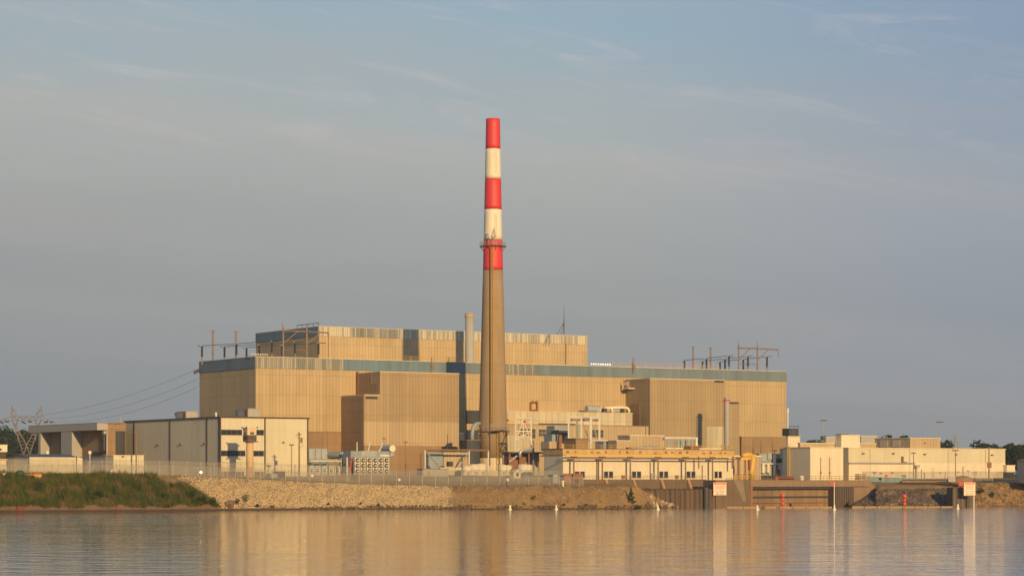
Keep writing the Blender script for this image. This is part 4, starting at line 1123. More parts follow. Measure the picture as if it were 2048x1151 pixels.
# ------------------------------------------------------------------ bus supports and frames on the hall roof
roof_z = H + zt
def on_roof(px, v):
    ox, oy = MAIN0[0] - GS * v, MAIN0[1] + GC * v
    q = (px - CX) / F
    u = (q * oy - ox) / (GC - q * GS)
    return ox + u * GC, oy + u * GS
ins_proto = None
def insulator(px, v, y, label, group):
    global ins_proto
    x_, y_ = on_roof(px, v)
    base = roof_z - 1.0
    hh = H + (HZ - y) * y_ / F - base
    if ins_proto is None:
        o = bpy.data.objects.new('bus_insulator', None); COL.objects.link(o)
        n = 4; prof = [(.2, 2.6)]
        for k in range(4):
            z0 = 2.6 + k * .85; prof += [(.2, z0), (.33, z0 + .05), (.33, z0 + .62), (.2, z0 + .66), (.2, z0 + .84)]
        MB().lathe(0, 0, prof, 10).build('insulator_stack', K['insul'], o)
        MB().lathe(0, 0, [(.19, 0), (.19, 2.6)], 8).build('pedestal', K['post'], o)
        MB().box(-.35, .35, -.12, .12, 5.99, 6.18).build('clamp', K['steel'], o)
        ins_proto = o
    else: o = dup(ins_proto, (0, 0, 0))
    o.location = (x_, y_, base); o.scale = (1, 1, hh / 6.1)
    tag(o, label, 'insulator', group)
    return Vector((x_, y_, H + (HZ - y) * y_ / F))
def tube_thing(name, label, cat, pts, r, mat, group=None, n=6):
    o = MB().tube(pts, r, n).build(name, K[mat], origin=tuple(pts[0]))
    return tag(o, label, cat, group)
ords = ['rear', 'middle', 'front']
for side, rows, end in (('left', [[(404, 33, 691), (473, 17, 687), (543.5, 1.5, 682)], [(449, 33, 692.5), (518.5, 17, 688.5), (590, 1.5, 684)], [(493, 33, 694.5), (564, 17, 690), (637, 1.5, 685.5)]], 12),
                  ('right', [[(1369, 33, 720), (1413, 17, 716), (1458, 1.5, 711)], [(1405, 33, 721.5), (1450, 17, 717), (1496, 1.5, 712)], [(1440, 33, 722.5), (1486.5, 17, 718), (1534, 1.5, 712.5)]], 10)):
    for ri, row in enumerate(rows):
        pts = [insulator(px, v, y, 'dark insulator post, ' + ords[k] + ' one in the ' + ['leftmost', 'middle', 'rightmost'][ri] + ' row on the ' + side + ' hall roof', 'insulator posts on the ' + side + ' hall roof') for k, (px, v, y) in enumerate(row)]
        d = pts[2] - pts[0]
        pts = [pts[0] - d * .06] + pts + [pts[2] + d * .10 + Vector((0, 0, -.1))]
        tube_thing('bus_bar', 'thin grey bus bar over the ' + ['leftmost', 'middle', 'rightmost'][ri] + ' insulator row on the ' + side + ' hall roof', 'bus bar', pts, .09, 'dark', 'bus bars on the ' + side + ' roof')
for px, v, y, lab in ((426, 33, 662, 'thick brown roof post near the left corner of the hall'), (472, 33, 663.5, 'thick brown roof post standing between the left insulator rows'),
                      (1386.5, 33, 694, 'tan roof post, left one of the two on the right hall roof'), (1421.5, 33, 695.5, 'tan roof post between insulators on the right hall roof')):
    x_, y_ = on_roof(px, v)
    t_ = Thing('roof_post', lab, 'post', 0, 0, xy=(x_, y_), z=roof_z - 1, group='tall posts on the hall roof')
    MB().cyl((0, 0, 0), (0, 0, t_.z(y)), .32, .26, 12).build('post', K['post'], t_.o); MB().box(-.5, .5, -.3, .3, t_.z(y), t_.z(y) + .18).build('cap_plate', K['wood'], t_.o)
def portal(pa, pb, pe, ya, yb, ye, ydrop, lab):
    x_, y_ = on_roof(pa, 2.0)
    t_ = Thing('steel_portal', lab, 'steel frame', 0, 0, xy=(x_, y_), z=roof_z - 1, group='bus portals on the hall roof')
    ub_, ue = t_.u(pb), t_.u(pe)
    za, zb_, ze = t_.z(ya), t_.z(yb, ub_), t_.z(ye, ue)
    zbm = t_.z(ya + 6)
    MB().cyl((0, 0, 0), (0, 0, za), .28, .24, 8).cyl((0, 0, za), (-.4, 0, za + 1.2), .1, n=5).build('post', K['post'], t_.o)
    MB().cyl((ub_, 0, 0), (ub_, 0, zb_), .28, .24, 8).cyl((ub_, 0, zb_), (ub_ - .3, 0, zb_ + 1.1), .1, n=5).build('post', K['post'], t_.o)
    zl = za - 1.0
    MB().bar((-.8, -.35, zl), (ub_, -.35, zl), .32).bar((ub_, -.35, zl), (ue, -.35, zl - .15), .28).build('beam', K['wood'], t_.o)
    for u0 in (0, ub_):
        w_ = ub_ * .62
        MB().tube([(u0, -.35, zl - 3.4), (u0 + w_ * .55, -.35, zl - 1.5), (u0 + w_ * .85, -.35, zl - .35), (u0 + w_ * 1.1, -.35, zl)], .14, 6).build('brace', K['wood'], t_.o)
    MB().bar((ue, -.35, zl), (ue, -.35, t_.z(ydrop, ue)), .2).build('drop_rod', K['wood'], t_.o)
    MB().bar((0, .3, za * .35), (ub_, .3, za * .35), .16).build('tie', K['wood'], t_.o)
portal(566.5, 613.5, 655.5, 654, 655, 660, 714, 'brown steel portal with curved arms on the left hall roof, before the rear block')
portal(1477.5, 1515, 1555, 689, 690, 692, 714, 'brown steel portal with curved arms on the right hall roof')
def railing(pa, pb, lab):
    x_, y_ = on_roof(pa, .25)
    t_ = Thing('roof_railing', lab, 'railing', 0, 0, xy=(x_, y_), z=roof_z + .1, group='yellow railings on the hall roof')
    L_ = t_.u(pb); n = max(2, int(L_ / 3.0))
    for i in range(n + 1): MB().bar((L_ * i / n, 0, 0), (L_ * i / n, 0, 1.25), .13).build('post', K['yellow'], t_.o)
    q = MB()
    for z_ in (.65, 1.25): q.bar((0, .1, z_), (L_, .1, z_), .07)
    q.build('rail', K['yellow'], t_.o)
railing(664, 860, 'long yellow railing on the hall roof edge left of the chimney')
railing(872, 922, 'short yellow railing on the hall roof between downpipe and grey stack')
railing(1012, 1096, 'yellow railing on the hall roof right beside the chimney')
railing(1225, 1438, 'long yellow railing on the hall roof right of the lit floodlights')
# floodlights along the roof edge
def lamp_row(n, pa, pb, y, v, lit, lab, grp):
    proto = None
    for i in range(n):
        px = pa + (pb - pa) * i / (n - 1); x_, y_ = on_roof(px, v)
        if proto is None:
            t_ = Thing('floodlight', lab, 'floodlight', 0, 0, xy=(x_, y_), z=roof_z, rot=0, group=grp); proto = t_.o
            zc_ = t_.z(y)
            MB().cyl((0, 0, -.2), (0, 0, zc_), .05, n=5).build('stem', K['steel'], proto)
            MB().lathe(0, 0, [(.05, 0), (.22, .1), (.30, .42)], 12).build('hood', K['grey'], proto)
            MB().ball((0, 0, .40), .19, 2, (1, 1, .5)).build('lens', K['flood'] if lit else K['buoy'], proto)
            for k in ('hood', 'lens'):
                for o in proto.children:
                    if o.name.startswith(k):
                        o.data.transform(Matrix.Translation((0, 0, zc_)) @ Matrix.Rotation(math.radians(78 if lit else 50), 4, 'X'))
        else:
            o = dup(proto, (x_, y_, roof_z))
lamp_row(9, 1183, 1220, 728, 3.0, True, 'lit white floodlight in the row on the hall roof right of the rear block', 'lit floodlights on the hall roof')
lamp_row(8, 503, 535, 709.5, 1.2, False, 'small unlit white floodlight in the row on the left front roof corner of the hall', 'unlit floodlights on the hall roof corner')

# ------------------------------------------------------------------ power towers and lines
TY = 1000.0; tp = TY / F
t_ = Thing('lattice_power_tower', 'big steel lattice power tower with two peaks and a wide crossarm at far left', 'power tower', 56, TY, z=8.3, rot=0)
def tq(x, y, d=0.0): return ((x - 56) * tp, d, H + (HZ - y) * tp - 8.3)
dk = plain('tower_steel', (.24, .20, .17), .6)
def lat(pairs, name, w_=.12):
    q = MB()
    for (a, b_) in pairs:
        q.bar(tq(*a, -.6), tq(*b_, -.6), w_); q.bar(tq(*a, .6), tq(*b_, .6), w_)
    q.build(name, dk, t_.o)
for ax, b0, b1 in ((23.3, 22.6, 34.5), (83.1, 72, 84)):
    lat([((ax, 811), (b0, 832)), ((ax, 811), (b1, 832)), ((ax + (b1 - ax) * .4, 820), (b0, 826)), ((b0, 826), ((ax + b1) / 2 + 2, 832)), ((ax, 817), (ax + (b1 - ax) * .45, 821))], 'peak', .10)
z_ = []
for i in range(10): z_.append(((22 + i * 6.2, 832 if i % 2 else 839.5), (22 + (i + 1) * 6.2, 839.5 if i % 2 else 832)))
lat([((22, 832), (84, 832)), ((16, 839.5), (90, 839.5))] + z_, 'crossbeam')
lat([((24, 832), (-6, 842)), ((22, 839.5), (-6, 842)), ((10, 837), (10, 841)), ((84, 832), (109, 844)), ((84, 839.5), (109, 844)), ((95, 838), (95, 842))], 'crossarm')
for sgn in (1, -1):
    fx = lambda x: x if sgn == 1 else 106.5 - x
    zg = []
    for k in range(7):
        a = (29 + (45 - 29) * k / 7.0, 853 + 52 * k / 7.0); b_ = (33 + (56 - 33) * (k + 1) / 7.0, 853 + 40 * (k + 1) / 7.0)
        zg.append(((fx(a[0]), a[1]), (fx(b_[0]), b_[1])))
    lat([((fx(24), 839.5), (fx(29), 853)), ((fx(36), 839.5), (fx(33), 853)), ((fx(24), 839.5), (fx(33), 853)), ((fx(36), 839.5), (fx(29), 853)),
         ((fx(29), 853), (fx(47), 908)), ((fx(33), 853), (fx(54), 890)), ((fx(54), 890), (fx(47), 908)), ((fx(38), 862), (fx(35), 880))] + zg, 'leg', .13)
for x in (3, 14, 47, 60, 92, 104):
    MB().cyl(tq(x - 4, 842 if x < 90 else 844), tq(x + 4, 846 if x % 2 else 843), .28, n=6).build('insulator_string', K['insul'], t_.o)
for px, top, Y, hw, lab in ((241, 833, 1500, 2.6, 'small distant lattice tower tip above the concrete building roof'), (1912, 866, 1700, 3.4, 'faint distant lattice tower above the right end of the long white building')):
    t2 = Thing('lattice_power_tower', lab, 'power tower', px, Y, z=8.4, rot=0, group='distant lattice towers')
    hh = t2.z(top); q = MB()
    for s1 in (-1, 1):
        for s2 in (-1, 1): q.bar((s1 * hw, s2 * hw, 0), (s1 * .3, s2 * .3, hh), .32)
    for k in range(9):
        z0 = hh * k / 9; z1 = hh * (k + 1) / 9; a = hw + (.3 - hw) * k / 9; b_ = hw + (.3 - hw) * (k + 1) / 9
        q.bar((-a, -a, z0), (b_, -b_, z1), .22); q.bar((a, -a, z0), (-b_, -b_, z1), .22)
    q.build('tower_frame', K['steel'], t2.o)
    for zf in (.78, .9): MB().bar((-hw * 1.1, 0, hh * zf), (hw * 1.1, 0, hh * zf), .3).build('crossarm', K['steel'], t2.o)
wall_pt = lambda y, v: Vector((MAIN0[0] - GS * v, MAIN0[1] + GC * v, H + (HZ - y) * (MAIN0[1] + GC * v) / F))
hooks = []
for k, (ya, tx, ty_) in enumerate(((737, 84, 829), (757, 98, 836), (773, 107, 842))):
    a = P(tx, ty_, TY); b_ = wall_pt(ya, VB - .4) + Vector((-.6, 0, 0))
    pts = []
    for i in range(25):
        t = i / 24; p = a.lerp(b_, t); p.z -= 4 * (2.2 + k * .5) * t * (1 - t); pts.append(p)
    tube_thing('power_line', 'sagging grey power line from the left lattice tower to the hall corner, ' + ['uppermost', 'middle', 'lowest'][k] + ' of three', 'cable', pts, .04, 'wire', 'power lines at the left', 5)
for k, dz_ in enumerate((0, -.5)):
    p = wall_pt(737, VB - 1) + Vector((0, 0, dz_)); MB().cyl(p, p + Vector((-2.1, -.3, -.95)), .2, n=8).build('strain_insulator', K['insul'], origin=tuple(p))
    tag(bpy.data.objects['strain_insulator' if k == 0 else 'strain_insulator.001'], 'dark strain insulator on the rear left edge of the hall, ' + ['upper', 'lower'][k] + ' of the pair', 'insulator', 'strain insulators on the hall edge')

# ------------------------------------------------------------------ poles and lamps
def pole(name, cat, lab, px, y0, y1, Y, r, mat='wood', group=None):
    t_ = Thing(name, lab, cat, px, Y, z=H + (HZ - y1) * Y / F, rot=0, group=group)
    MB().cyl((0, 0, 0), (0, 0, t_.z(y0)), r * 1.15, r * .85, 8).build('pole', K[mat], t_.o)
    return t_, t_.z(y0)
t_, h_ = pole('utility_pole', 'pole', 'wooden utility pole with transformer can before the right end of the warehouse', 598.5, 865, 952, 589, .2)
MB().bar((-.9, 0, h_ - .5), (.6, 0, h_ - .3), .12).bar((-.5, -.1, h_ - 1.1), (.9, -.1, h_ - 1.3), .12).build('crossarm', K['wood'], t_.o)
MB().cyl((.55, -.1, h_ - 2.3), (.55, -.1, h_ - 1.4), .28, n=10).build('transformer_can', K['rust'], t_.o)
MB().cyl((-.1, -.2, h_ + .25), (-.1, -.2, h_ - .3), .1, n=6).build('insulator', K['insul'], t_.o)
MB().tube([(.6, -.1, h_ - 2.3), (.9, -.1, h_ - 3.0), (.6, -.1, h_ - 3.6), (.05, -.2, h_ - 3.2)], .04, 5).build('cable_loop', K['dark'], t_.o)
t_, h_ = pole('utility_pole', 'pole', 'thin wooden utility pole before the left end of the warehouse', 272.5, 862, 952, 584, .17)
MB().bar((-.9, 0, h_ - .15), (.9, 0, h_ - .05), .1).build('crossarm', K['wood'], t_.o)
def streetlamp(px, y0, y1, Y, lab, mat='wood', w_=.55):
    t_, h_ = pole('street_lamp', 'lamp post', lab, px, y0, y1, Y, .11, mat, 'lamp posts about the plant')
    MB().box(-w_, w_, -.3, .3, h_ - .05, h_ + .3).build('lamp_head', K['wood' if mat == 'wood' else 'dark'], t_.o)
    return t_
streetlamp(583, 890, 952, 589, 'brown lamp post with flat head beside the guard tower')
streetlamp(811, 884, 950, 655, 'thin lamp post with twin head before the brown base of the left wing')
streetlamp(1827, 906, 955, 648, 'lamp post in front of the middle of the long white building')
streetlamp(1911, 901, 957, 648, 'lamp post with wide head toward the right end of the long white building', w_=.8)
streetlamp(1291.5, 849, 872, 690, 'short lamp post with bright head at the corner of the right wing', 'dark', .25)
streetlamp(1647, 841, 890, 900, 'tall thin distant light mast right of the hall', 'grey', 1.2)
streetlamp(1879.5, 844, 880, 900, 'tall thin distant light mast over the tan rooftop room', 'grey', 1.3)
streetlamp(768, 877, 905, 662, 'short post with a siren head just behind the conservator tank')
streetlamp(1549, 901, 920, 672, 'small lamp on a stub before the brown base of the hall right end', 'dark', .7)
streetlamp(895, 870, 900, 672, 'very thin short mast before the left wing near the chimney', 'dark', .08)
t_, h_ = pole('utility_pole', 'pole', 'weathered pole with equipment box near the right end of the long white building', 1978, 893, 957, 647, .17)
MB().box(-.5, .6, -.45, .1, h_ * .35, h_ * .52).build('equipment_box', K['rust'], t_.o); MB().bar((-.7, 0, h_ - .3), (.7, 0, h_ - .3), .1).build('crossarm', K['wood'], t_.o)

# ------------------------------------------------------------------ transformers in the yard
def fan(parent, u, v, z, r):
    f = MB().cyl((u, v - .03, z), (u, v - .09, z), r, n=20).build('fan', K['dark'], parent)
    return f
def radiator(root, u0, u1, v, z0, z1, nf, mat, rr=.98):
    b_ = MB().box(u0, u1, v, v + .9, z0, z1).build('radiator', K[mat], root)
    w_ = (u1 - u0); hz_ = (z1 - z0) / nf
    for k in range(nf):
        zc_ = z0 + hz_ * (k + .5); r = min(w_, hz_) * .5 * rr
        q = MB(); uc = (u0 + u1) / 2
        q.cyl((uc, v - .02, zc_), (uc, v - .06, zc_), r, n=18)
        q.build('fan', K['dark'], b_)
        q = MB(); q.tube([(uc + r * 1.02 * math.cos(a), v - .1, zc_ + r * 1.02 * math.sin(a)) for a in [6.2832 * i / 18 for i in range(19)]], .07, 5)
        q.bar((uc + .1, v - .1, zc_), (uc + r * .9, v - .1, zc_ + .05), .2); q.cyl((uc, v - .08, zc_), (uc, v - .14, zc_), r * .26, n=8)
        q.build('fan_guard', K['white_steel'], b_)
    return b_
t_ = Thing('main_transformer', 'large grey power transformer with six stacks of round fans and a raised white tank', 'transformer', 697, 645.0)
U_ = lambda px, v=0.0: t_.u(px, v)
zz = lambda y: t_.z(y, 4)
MB().box(U_(700, 3), U_(778, 3), 2.6, 7, 0, zz(901)).build('tank', K['greyblue'], t_.o)
MB().box(U_(722, 2.5), U_(751, 2.5), 2.3, 2.59, zz(915), zz(900.5)).build('front_panel', K['grey'], t_.o)
for px in (714.5, 726, 738.5, 750, 761.5, 773): radiator(t_.o, U_(px - 4.6), U_(px + 4.6), 0, zz(947), zz(914.5), 3, 'white_steel')
MB().bar((U_(708), .3, zz(913)), (U_(784), .3, zz(913)), .3).build('header_pipe', K['grey'], t_.o)
MB().bar((U_(708), .3, zz(948)), (U_(784), .3, zz(948)), .3).build('skid', K['grey'], t_.o)
cs = Vector((U_(785, 2), 2, zz(895.5)))
MB().cyl(cs, cs + Vector((0, 5.0, 0)), .98, n=20).build('conservator', K['grey'], t_.o)
MB().cyl(cs + Vector((0, -.06, 0)), cs + Vector((0, -.002, 0)), .86, n=20).build('conservator_end', K['white'], t_.o)
MB().box(cs.x - 3.5, cs.x + .6, 2.4, 4, zz(912), zz(908)).bar((cs.x - 1.2, 3, zz(908)), (cs.x - .6, 3.2, zz(900)), .2).bar((cs.x, 3, zz(908)), (cs.x, 3.2, zz(900)), .2).build('conservator_stand', K['white_steel'], t_.o)
MB().box(cs.x - .7, cs.x + .5, 1.9, 2.39, zz(911), zz(904)).build('gauge_box', K['steel'], t_.o)
for px, lx in ((714, 0), (735, .45), (757, .8)):
    b0 = Vector((U_(px, 3), 3, zz(905 if px != 714 else 913))); top = b0 + Vector((lx * 1.6, 0, zz(886) - b0.z))
    MB().cyl(b0, b0.lerp(top, .25), .32, n=8).cyl(b0.lerp(top, .25), top, .16, .12, 8).cyl(top, top + Vector((0, 0, .35)), .17, n=8).build('bushing', K['white_steel'], t_.o)
MB().bar((U_(693), -.4, 0), (U_(693), -.4, zz(914)), .3).build('post', K['white_steel'], t_.o)
MB().bar((U_(700), -.1, zz(946)), (U_(704), -.1, zz(914)), .25).build('red_pipe', K['redpaint'], t_.o)
t_ = Thing('auxiliary_transformer', 'smaller pale green transformer with five low fans and a grey tank, beside the warehouse', 'transformer', 617, 648.0)
MB().box(U_(618.5, 2), U_(655, 2), 2.2, 6, 0, zz(896)).build('tank', K['greyblue'], t_.o)
q = MB()
for a, b_ in ((618, 629), (631, 641), (643, 654)): q.box(U_(a, 2), U_(b_, 2), 1.95, 2.19, zz(918), zz(897.5))
q.build('front_panel', K['grey'], t_.o)
for px in (624, 636, 649.5, 663, 675): radiator(t_.o, U_(px - 5.4), U_(px + 5.4), 0, zz(950), zz(930), 1, 'grey', .7)
for px in (683.5, 690): radiator(t_.o, U_(px - 2.8), U_(px + 2.8), -.2, zz(945), zz(914), 3, 'greyblue', .8)
MB().bar((U_(620), -.2, zz(921.5)), (U_(682), -.2, zz(921.5)), .34).build('header_pipe', K['white_steel'], t_.o)
c0 = Vector((U_(684, 2), 2.2, zz(909)))
MB().cyl(c0, c0 + Vector((-1.6, 4.0, 0)), .95, n=18).build('conservator', K['greyblue'], t_.o)
MB().box(c0.x - .1, c0.x + 1.2, 1.6, 2.1, zz(915), zz(902.5)).build('conservator_end', K['white_steel'], t_.o)
for px, y in ((622, 888), (645, 868), (655, 860)): MB().cyl((U_(px, 4), 4, zz(900)), (U_(px, 4), 4, zz(y)), .1, n=6).build('bushing', K['wood'], t_.o)
q = MB()
for px in (624, 640, 654, 668): q.bar((U_(px, .5), .5, zz(930)), (U_(px + 5, .5), .5, zz(916)), .22)
q.bar((U_(622, .5), .5, zz(926)), (U_(681, .5), .5, zz(926)), .2)
q.build('pipework', K['greyblue'], t_.o)

# ------------------------------------------------------------------ yard between the wing, the chimney and the intake house
def blk(name, cat, lab, pc, pr, y0, y1, Y, mat, pl=None, depth=4.0, roof=None, group=None, rt=.18):
    t_ = Thing(name, lab, cat, pc, Y, z=H + (HZ - y1) * Y / F, group=group)
    d = t_.v(pl) if pl else depth
    hh = t_.z(y0)
    MB().box(0, t_.u(pr), 0, d, 0, hh).build('body', K[mat], t_.o)
    if roof: MB().box(-.12, t_.u(pr) + .12, -.12, d + .1, hh, hh + rt).build('roof', K[roof], t_.o)
    t_.d, t_.h = d, hh
    return t_
def posts(t_, pxs, y0, y1, v, w_, mat, name='post'):
    for px in pxs:
        u = t_.u(px, v); MB().bar((u, v, t_.z(y1, u, v)), (u, v, t_.z(y0, u, v)), w_).build(name, K[mat], t_.o)
t_ = Thing('pipe_rack', 'pale steel goalpost frame with diagonal braces left of the chimney base', 'steel frame', 850, 640.0)
posts(t_, (850.5, 938.5, 977), 899, 947, 0, .32, 'white_steel')
MB().bar((0, 0, t_.z(899.5)), (t_.u(978), 0, t_.z(899.5)), .4).build('beam', K['wood'], t_.o)
for a, b_ in (((854, 904), (881, 936)), ((936, 906), (919, 934))): MB().bar((t_.u(a[0]), .1, t_.z(a[1])), (t_.u(b_[0]), .1, t_.z(b_[1])), .26).build('brace', K['steel'], t_.o)
blk('control_cabin', 'cabin', 'grey flat box under the pale steel goalpost left of the chimney', 857, 886, 906, 950, 646, 'greyblue', 848, roof='steel')
blk('control_cabin', 'cabin', 'low tan block house with dark opening behind the pale steel goalpost', 887, 936, 905, 950, 649, 'tan_low', depth=5, roof='coping')
blk('concrete_wall', 'wall', 'low pale wall in front of the tan block house near the chimney', 880, 938, 934, 950, 634, 'pale', depth=.5)
blk('dark_bin', 'bin', 'small dark square bin hanging before the tan block house', 897, 906, 922, 932, 643, 'dark', depth=1)
t_ = blk('low_shelter', 'shelter', 'low brown shelter behind the fence with two yellow posts', 846, 896, 938, 952, 626, 'grey_wall', depth=3, roof='wood')
posts(t_, (857, 860), 941, 952, -.3, .16, 'yellow')
blk('stair_house', 'annex', 'grey shaded annex stepping down between the left wing and the chimney', 929, 958, 866, 950, 680, 'grey_wall', 920, roof='coping')
blk('duct_house', 'annex', 'dark grey duct house tucked left of the chimney base', 934, 960, 880, 950, 672, 'darkbay', depth=4, roof='wood')
q = Thing('flue_duct', 'rounded grey duct climbing to the chimney above the duct house', 'duct', 944, 676, z=H + 9)
MB().tube([(0, 0, 0), (0, 0, 2.5), (.4, 0, 4.4), (1.2, 0, 5.2), (2.6, 0, 5.4)], .55, 10).build('pipe', K['greyblue'], q.o, smooth=True); MB().box(-.8, 2.6, .7, 2.0, 0, 3.6).build('plenum', K['darkbay'], q.o)
def tank(px, y0, y1, Y, r, lab, mat='cream_pale'):
    t_ = Thing('storage_tank', lab, 'tank', px, Y, z=H + (HZ - y1) * Y / F, group='white tanks around the chimney base')
    hh = t_.z(y0)
    MB().lathe(0, 0, [(r, 0), (r, hh * .85), (r * .75, hh * .97), (r * .2, hh)], 20).build('shell', K[mat], t_.o)
    MB().lathe(0, 0, [(r + .01, hh * .42), (r + .05, hh * .43), (r + .05, hh * .47), (r + .01, hh * .48)], 20, caps=False).build('band', K['steel'], t_.o)
    MB().box(-r * .4, r * .3, -r - .12, -r * .8, hh * .1, hh * .36).build('hatch', K['grey'], t_.o)
    MB().bar((r * .9, -r * .6, 0), (r * .9, -r * .6, hh), .1).build('pipe', K['steel'], t_.o)
tank(933, 930, 950, 632, 1.3, 'white round tank under the goalpost, leftmost of the tanks by the chimney')
tank(948, 927, 950, 633, 1.4, 'white round tank, second from left by the chimney')
tank(962, 926, 950, 634, 1.4, 'white round tank touching the left side of the chimney base')
tank(1005, 928, 950, 645, 1.2, 'white round tank at the right foot of the chimney')
tank(1016, 929, 950, 645, 1.0, 'small white tank second right of the chimney foot')
tank(1046, 927, 950, 640, 1.6, 'wide white tank under the dark pipe shelter')
tank(1056, 928, 950, 640, 1.1, 'smaller white tank next to the wide one under the pipe shelter')
t_ = Thing('gate_hut', 'tiny white hut with gable roof behind the fence right of the chimney', 'hut', 1028, 612, z=7.0)
w_ = t_.u(1041)
MB().box(0, w_, 0, 1.6, 0, t_.z(943)).build('wall', K['cream_pale'], t_.o)
MB().prism([(-.25, -.2, t_.z(943)), (w_ + .25, -.2, t_.z(943)), (w_ / 2, -.2, t_.z(937.5))], (0, 2.0, 0)).build('roof', K['coping'], t_.o)
MB().box(w_ * .3, w_ * .75, -.05, -.003, t_.z(951), t_.z(945)).build('window', K['window'], t_.o)
t_ = Thing('pipe_shelter', 'dark open pipe shelter on thin columns right of the chimney base', 'shelter', 1019, 646.0)
MB().box(0, t_.u(1094), 0, 4, t_.z(906, 5), t_.z(903, 5)).build('roof', K['dark'], t_.o)
MB().box(.2, t_.u(1092), 3.5, 4, 0, t_.z(906, 5) - .003).build('back_wall', K['grey_wall'], t_.o)
MB().box(.3, t_.u(1058), 1.5, 3.4, 0, t_.z(913, 5)).build('machinery', K['rust'], t_.o)
posts(t_, (1019.5, 1041, 1058, 1077, 1093), 906, 950, .2, .3, 'wood')
posts(t_, (1067,), 880, 950, -.4, .4, 'post', 'pipe')
q = MB(); u0, u1 = t_.u(1040, -.6), t_.u(1066, -.6)
q.tube([(u0, -.6, t_.z(914)), (u0, -.6, t_.z(905)), (u0 + .25, -.6, t_.z(901.5)), (u0 + .9, -.6, t_.z(899.5)), (u1, -.6, t_.z(899))], .42, 10); q.build('elbow_pipe', K['steel'], t_.o, smooth=True)
MB().bar((t_.u(1018, -.5), -.5, t_.z(924)), (t_.u(1034, -.5), -.5, t_.z(911)), .4).build('stair', K['grey'], t_.o)
q = MB(); q.box(t_.u(1082, -.5), t_.u(1102, -.5), -.6, -.2, t_.z(912, 8), t_.z(909.6, 8)); q.build('yellow_beam', K['yellow'], t_.o)
t_ = Thing('dead_end_frame', 'white square steel frame with crossed braces right of the chimney', 'steel frame', 1031.5, 672.0, z=H)
posts(t_, (1031.5, 1062.5), 836, 945, 0, .38, 'white_steel')
u1 = t_.u(1062.5)
for y in (836.5, 862): MB().bar((0, 0, t_.z(y)), (u1, 0, t_.z(y)), .34).build('beam', K['white_steel'], t_.o)
um = u1 / 2
q = MB()
for a, b_ in (((0.2, 878), (um, 838)), ((um, 838), (u1 - .2, 878)), ((0.2, 862), (u1 - .2, 880)), ((u1 - .2, 862), (.2, 880))): q.bar((a[0], .05, t_.z(a[1])), (b_[0], .05, t_.z(b_[1])), .2)
q.bar((um, 0, t_.z(838)), (um, 0, t_.z(878)), .26); q.build('cross_brace', K['white_steel'], t_.o)
MB().ball((um + .2, -.3, t_.z(842)), .38, 2).build('warning_lamp', K['redpaint'], t_.o)
MB().box(-2.2, -.2, .2, 1.2, t_.z(842), t_.z(837.5)).build('hoist', K['yellow'], t_.o)
t_ = Thing('roof_gantry', 'pale steel portal of four posts with brown beam on the intake yard roof', 'steel frame', 1137.5, 648.0, z=H + (HZ - 900) * 648 / F)
posts(t_, (1137.5, 1163), 834, 880, 0, .42, 'white_steel')
t2u = t_.u(1182, -3), t_.u(1199, -3)
posts(t_, (1182,), 836, 903, -3, .55, 'white_steel'); posts(t_, (1199,), 836, 898, -1.5, .45, 'white_steel')
q = MB(); q.bar((-.2, 0, t_.z(834.5)), (t_.u(1200), 0, t_.z(834.5)), .38); q.bar((t_.u(1163), 0, t_.z(834.5)), (t2u[0], -3, t_.z(836)), .36); q.build('beam', K['white_steel'], t_.o)
MB().box(1.2, t_.u(1200), .3, 1.0, t_.z(840.5), t_.z(837)).build('brown_beam', K['wood'], t_.o)
posts(t_, (1154,), 840, 876, .5, .4, 'greyblue', 'hanger')
q = MB(); q.bar((t_.u(1165), -.1, t_.z(845)), (t_.u(1182), -.2, t_.z(890)), .18); q.bar((t_.u(1183), -.5, t_.z(848)), (t_.u(1197), -1.2, t_.z(893)), .18); q.build('brace', K['steel'], t_.o)
q = MB(); q.bar((t_.u(1178, -2), -2, t_.z(880)), (t_.u(1214, -2), -2, t_.z(880)), .26); q.build('side_beam', K['white_steel'], t_.o)
for (nm, ct, lab, pc, pr, y0, y1, Y, mat, pl, rf) in (
    ('brown_housing', 'equipment housing', 'brown flat housing with pale rim under the roof gantry', 1151.5, 1176, 877, 902, 641, 'concrete', 1127, 'wood'),
    ('blue_cabinet', 'cabinet', 'dark blue grey cabinet left of the orange pillar', 1104, 1118, 868, 900, 655, 'greyblue', None, None),
    ('duct_hood', 'duct', 'grey sloping hood above the blue cabinet near the annex windows', 1109, 1136, 852, 868, 668, 'greyblue', None, 'steel'),
    ('dark_cabinet', 'cabinet', 'dark square cabinet before the annex wall left of the roof gantry', 1118, 1136, 860, 885, 664, 'dark', None, 'steel'),
    ('grey_housing', 'equipment housing', 'grey louvred housing with pale panel right of the roof gantry', 1207, 1233, 882, 901, 644, 'greyblue', None, None),
    ('tan_plant_room', 'plant room', 'low tan plant room with white roof edge, left half of the pair', 1233, 1260, 881, 902, 640, 'tan_low', None, 'white'),
    ('tan_plant_room', 'plant room', 'taller tan plant room with bright white roof edge below the right wing', 1259.5, 1328, 870.5, 902, 645, 'tan_low', 1236, 'white'),
    ('tan_valve_house', 'plant room', 'plain tan block right of the orange pillar behind the gantry rail', 1098, 1118, 882, 901, 640, 'tan_low', None, None)):
    blk(nm, ct, lab, pc, pr, y0, y1, Y, mat, pl, roof=rf)
blk('orange_pillar', 'pillar', 'short rusty orange pillar on the roof left of the gantry', 1118.5, 1123.5, 869, 902, 640, 'rust', depth=.8)
t_ = Thing('pump_rack', 'rack of grey green valves and tanks under a pale horizontal pipe, below the right wing', 'pipework', 1329, 650, z=H + (HZ - 895) * 650 / F)
uu = lambda px: t_.u(px); 
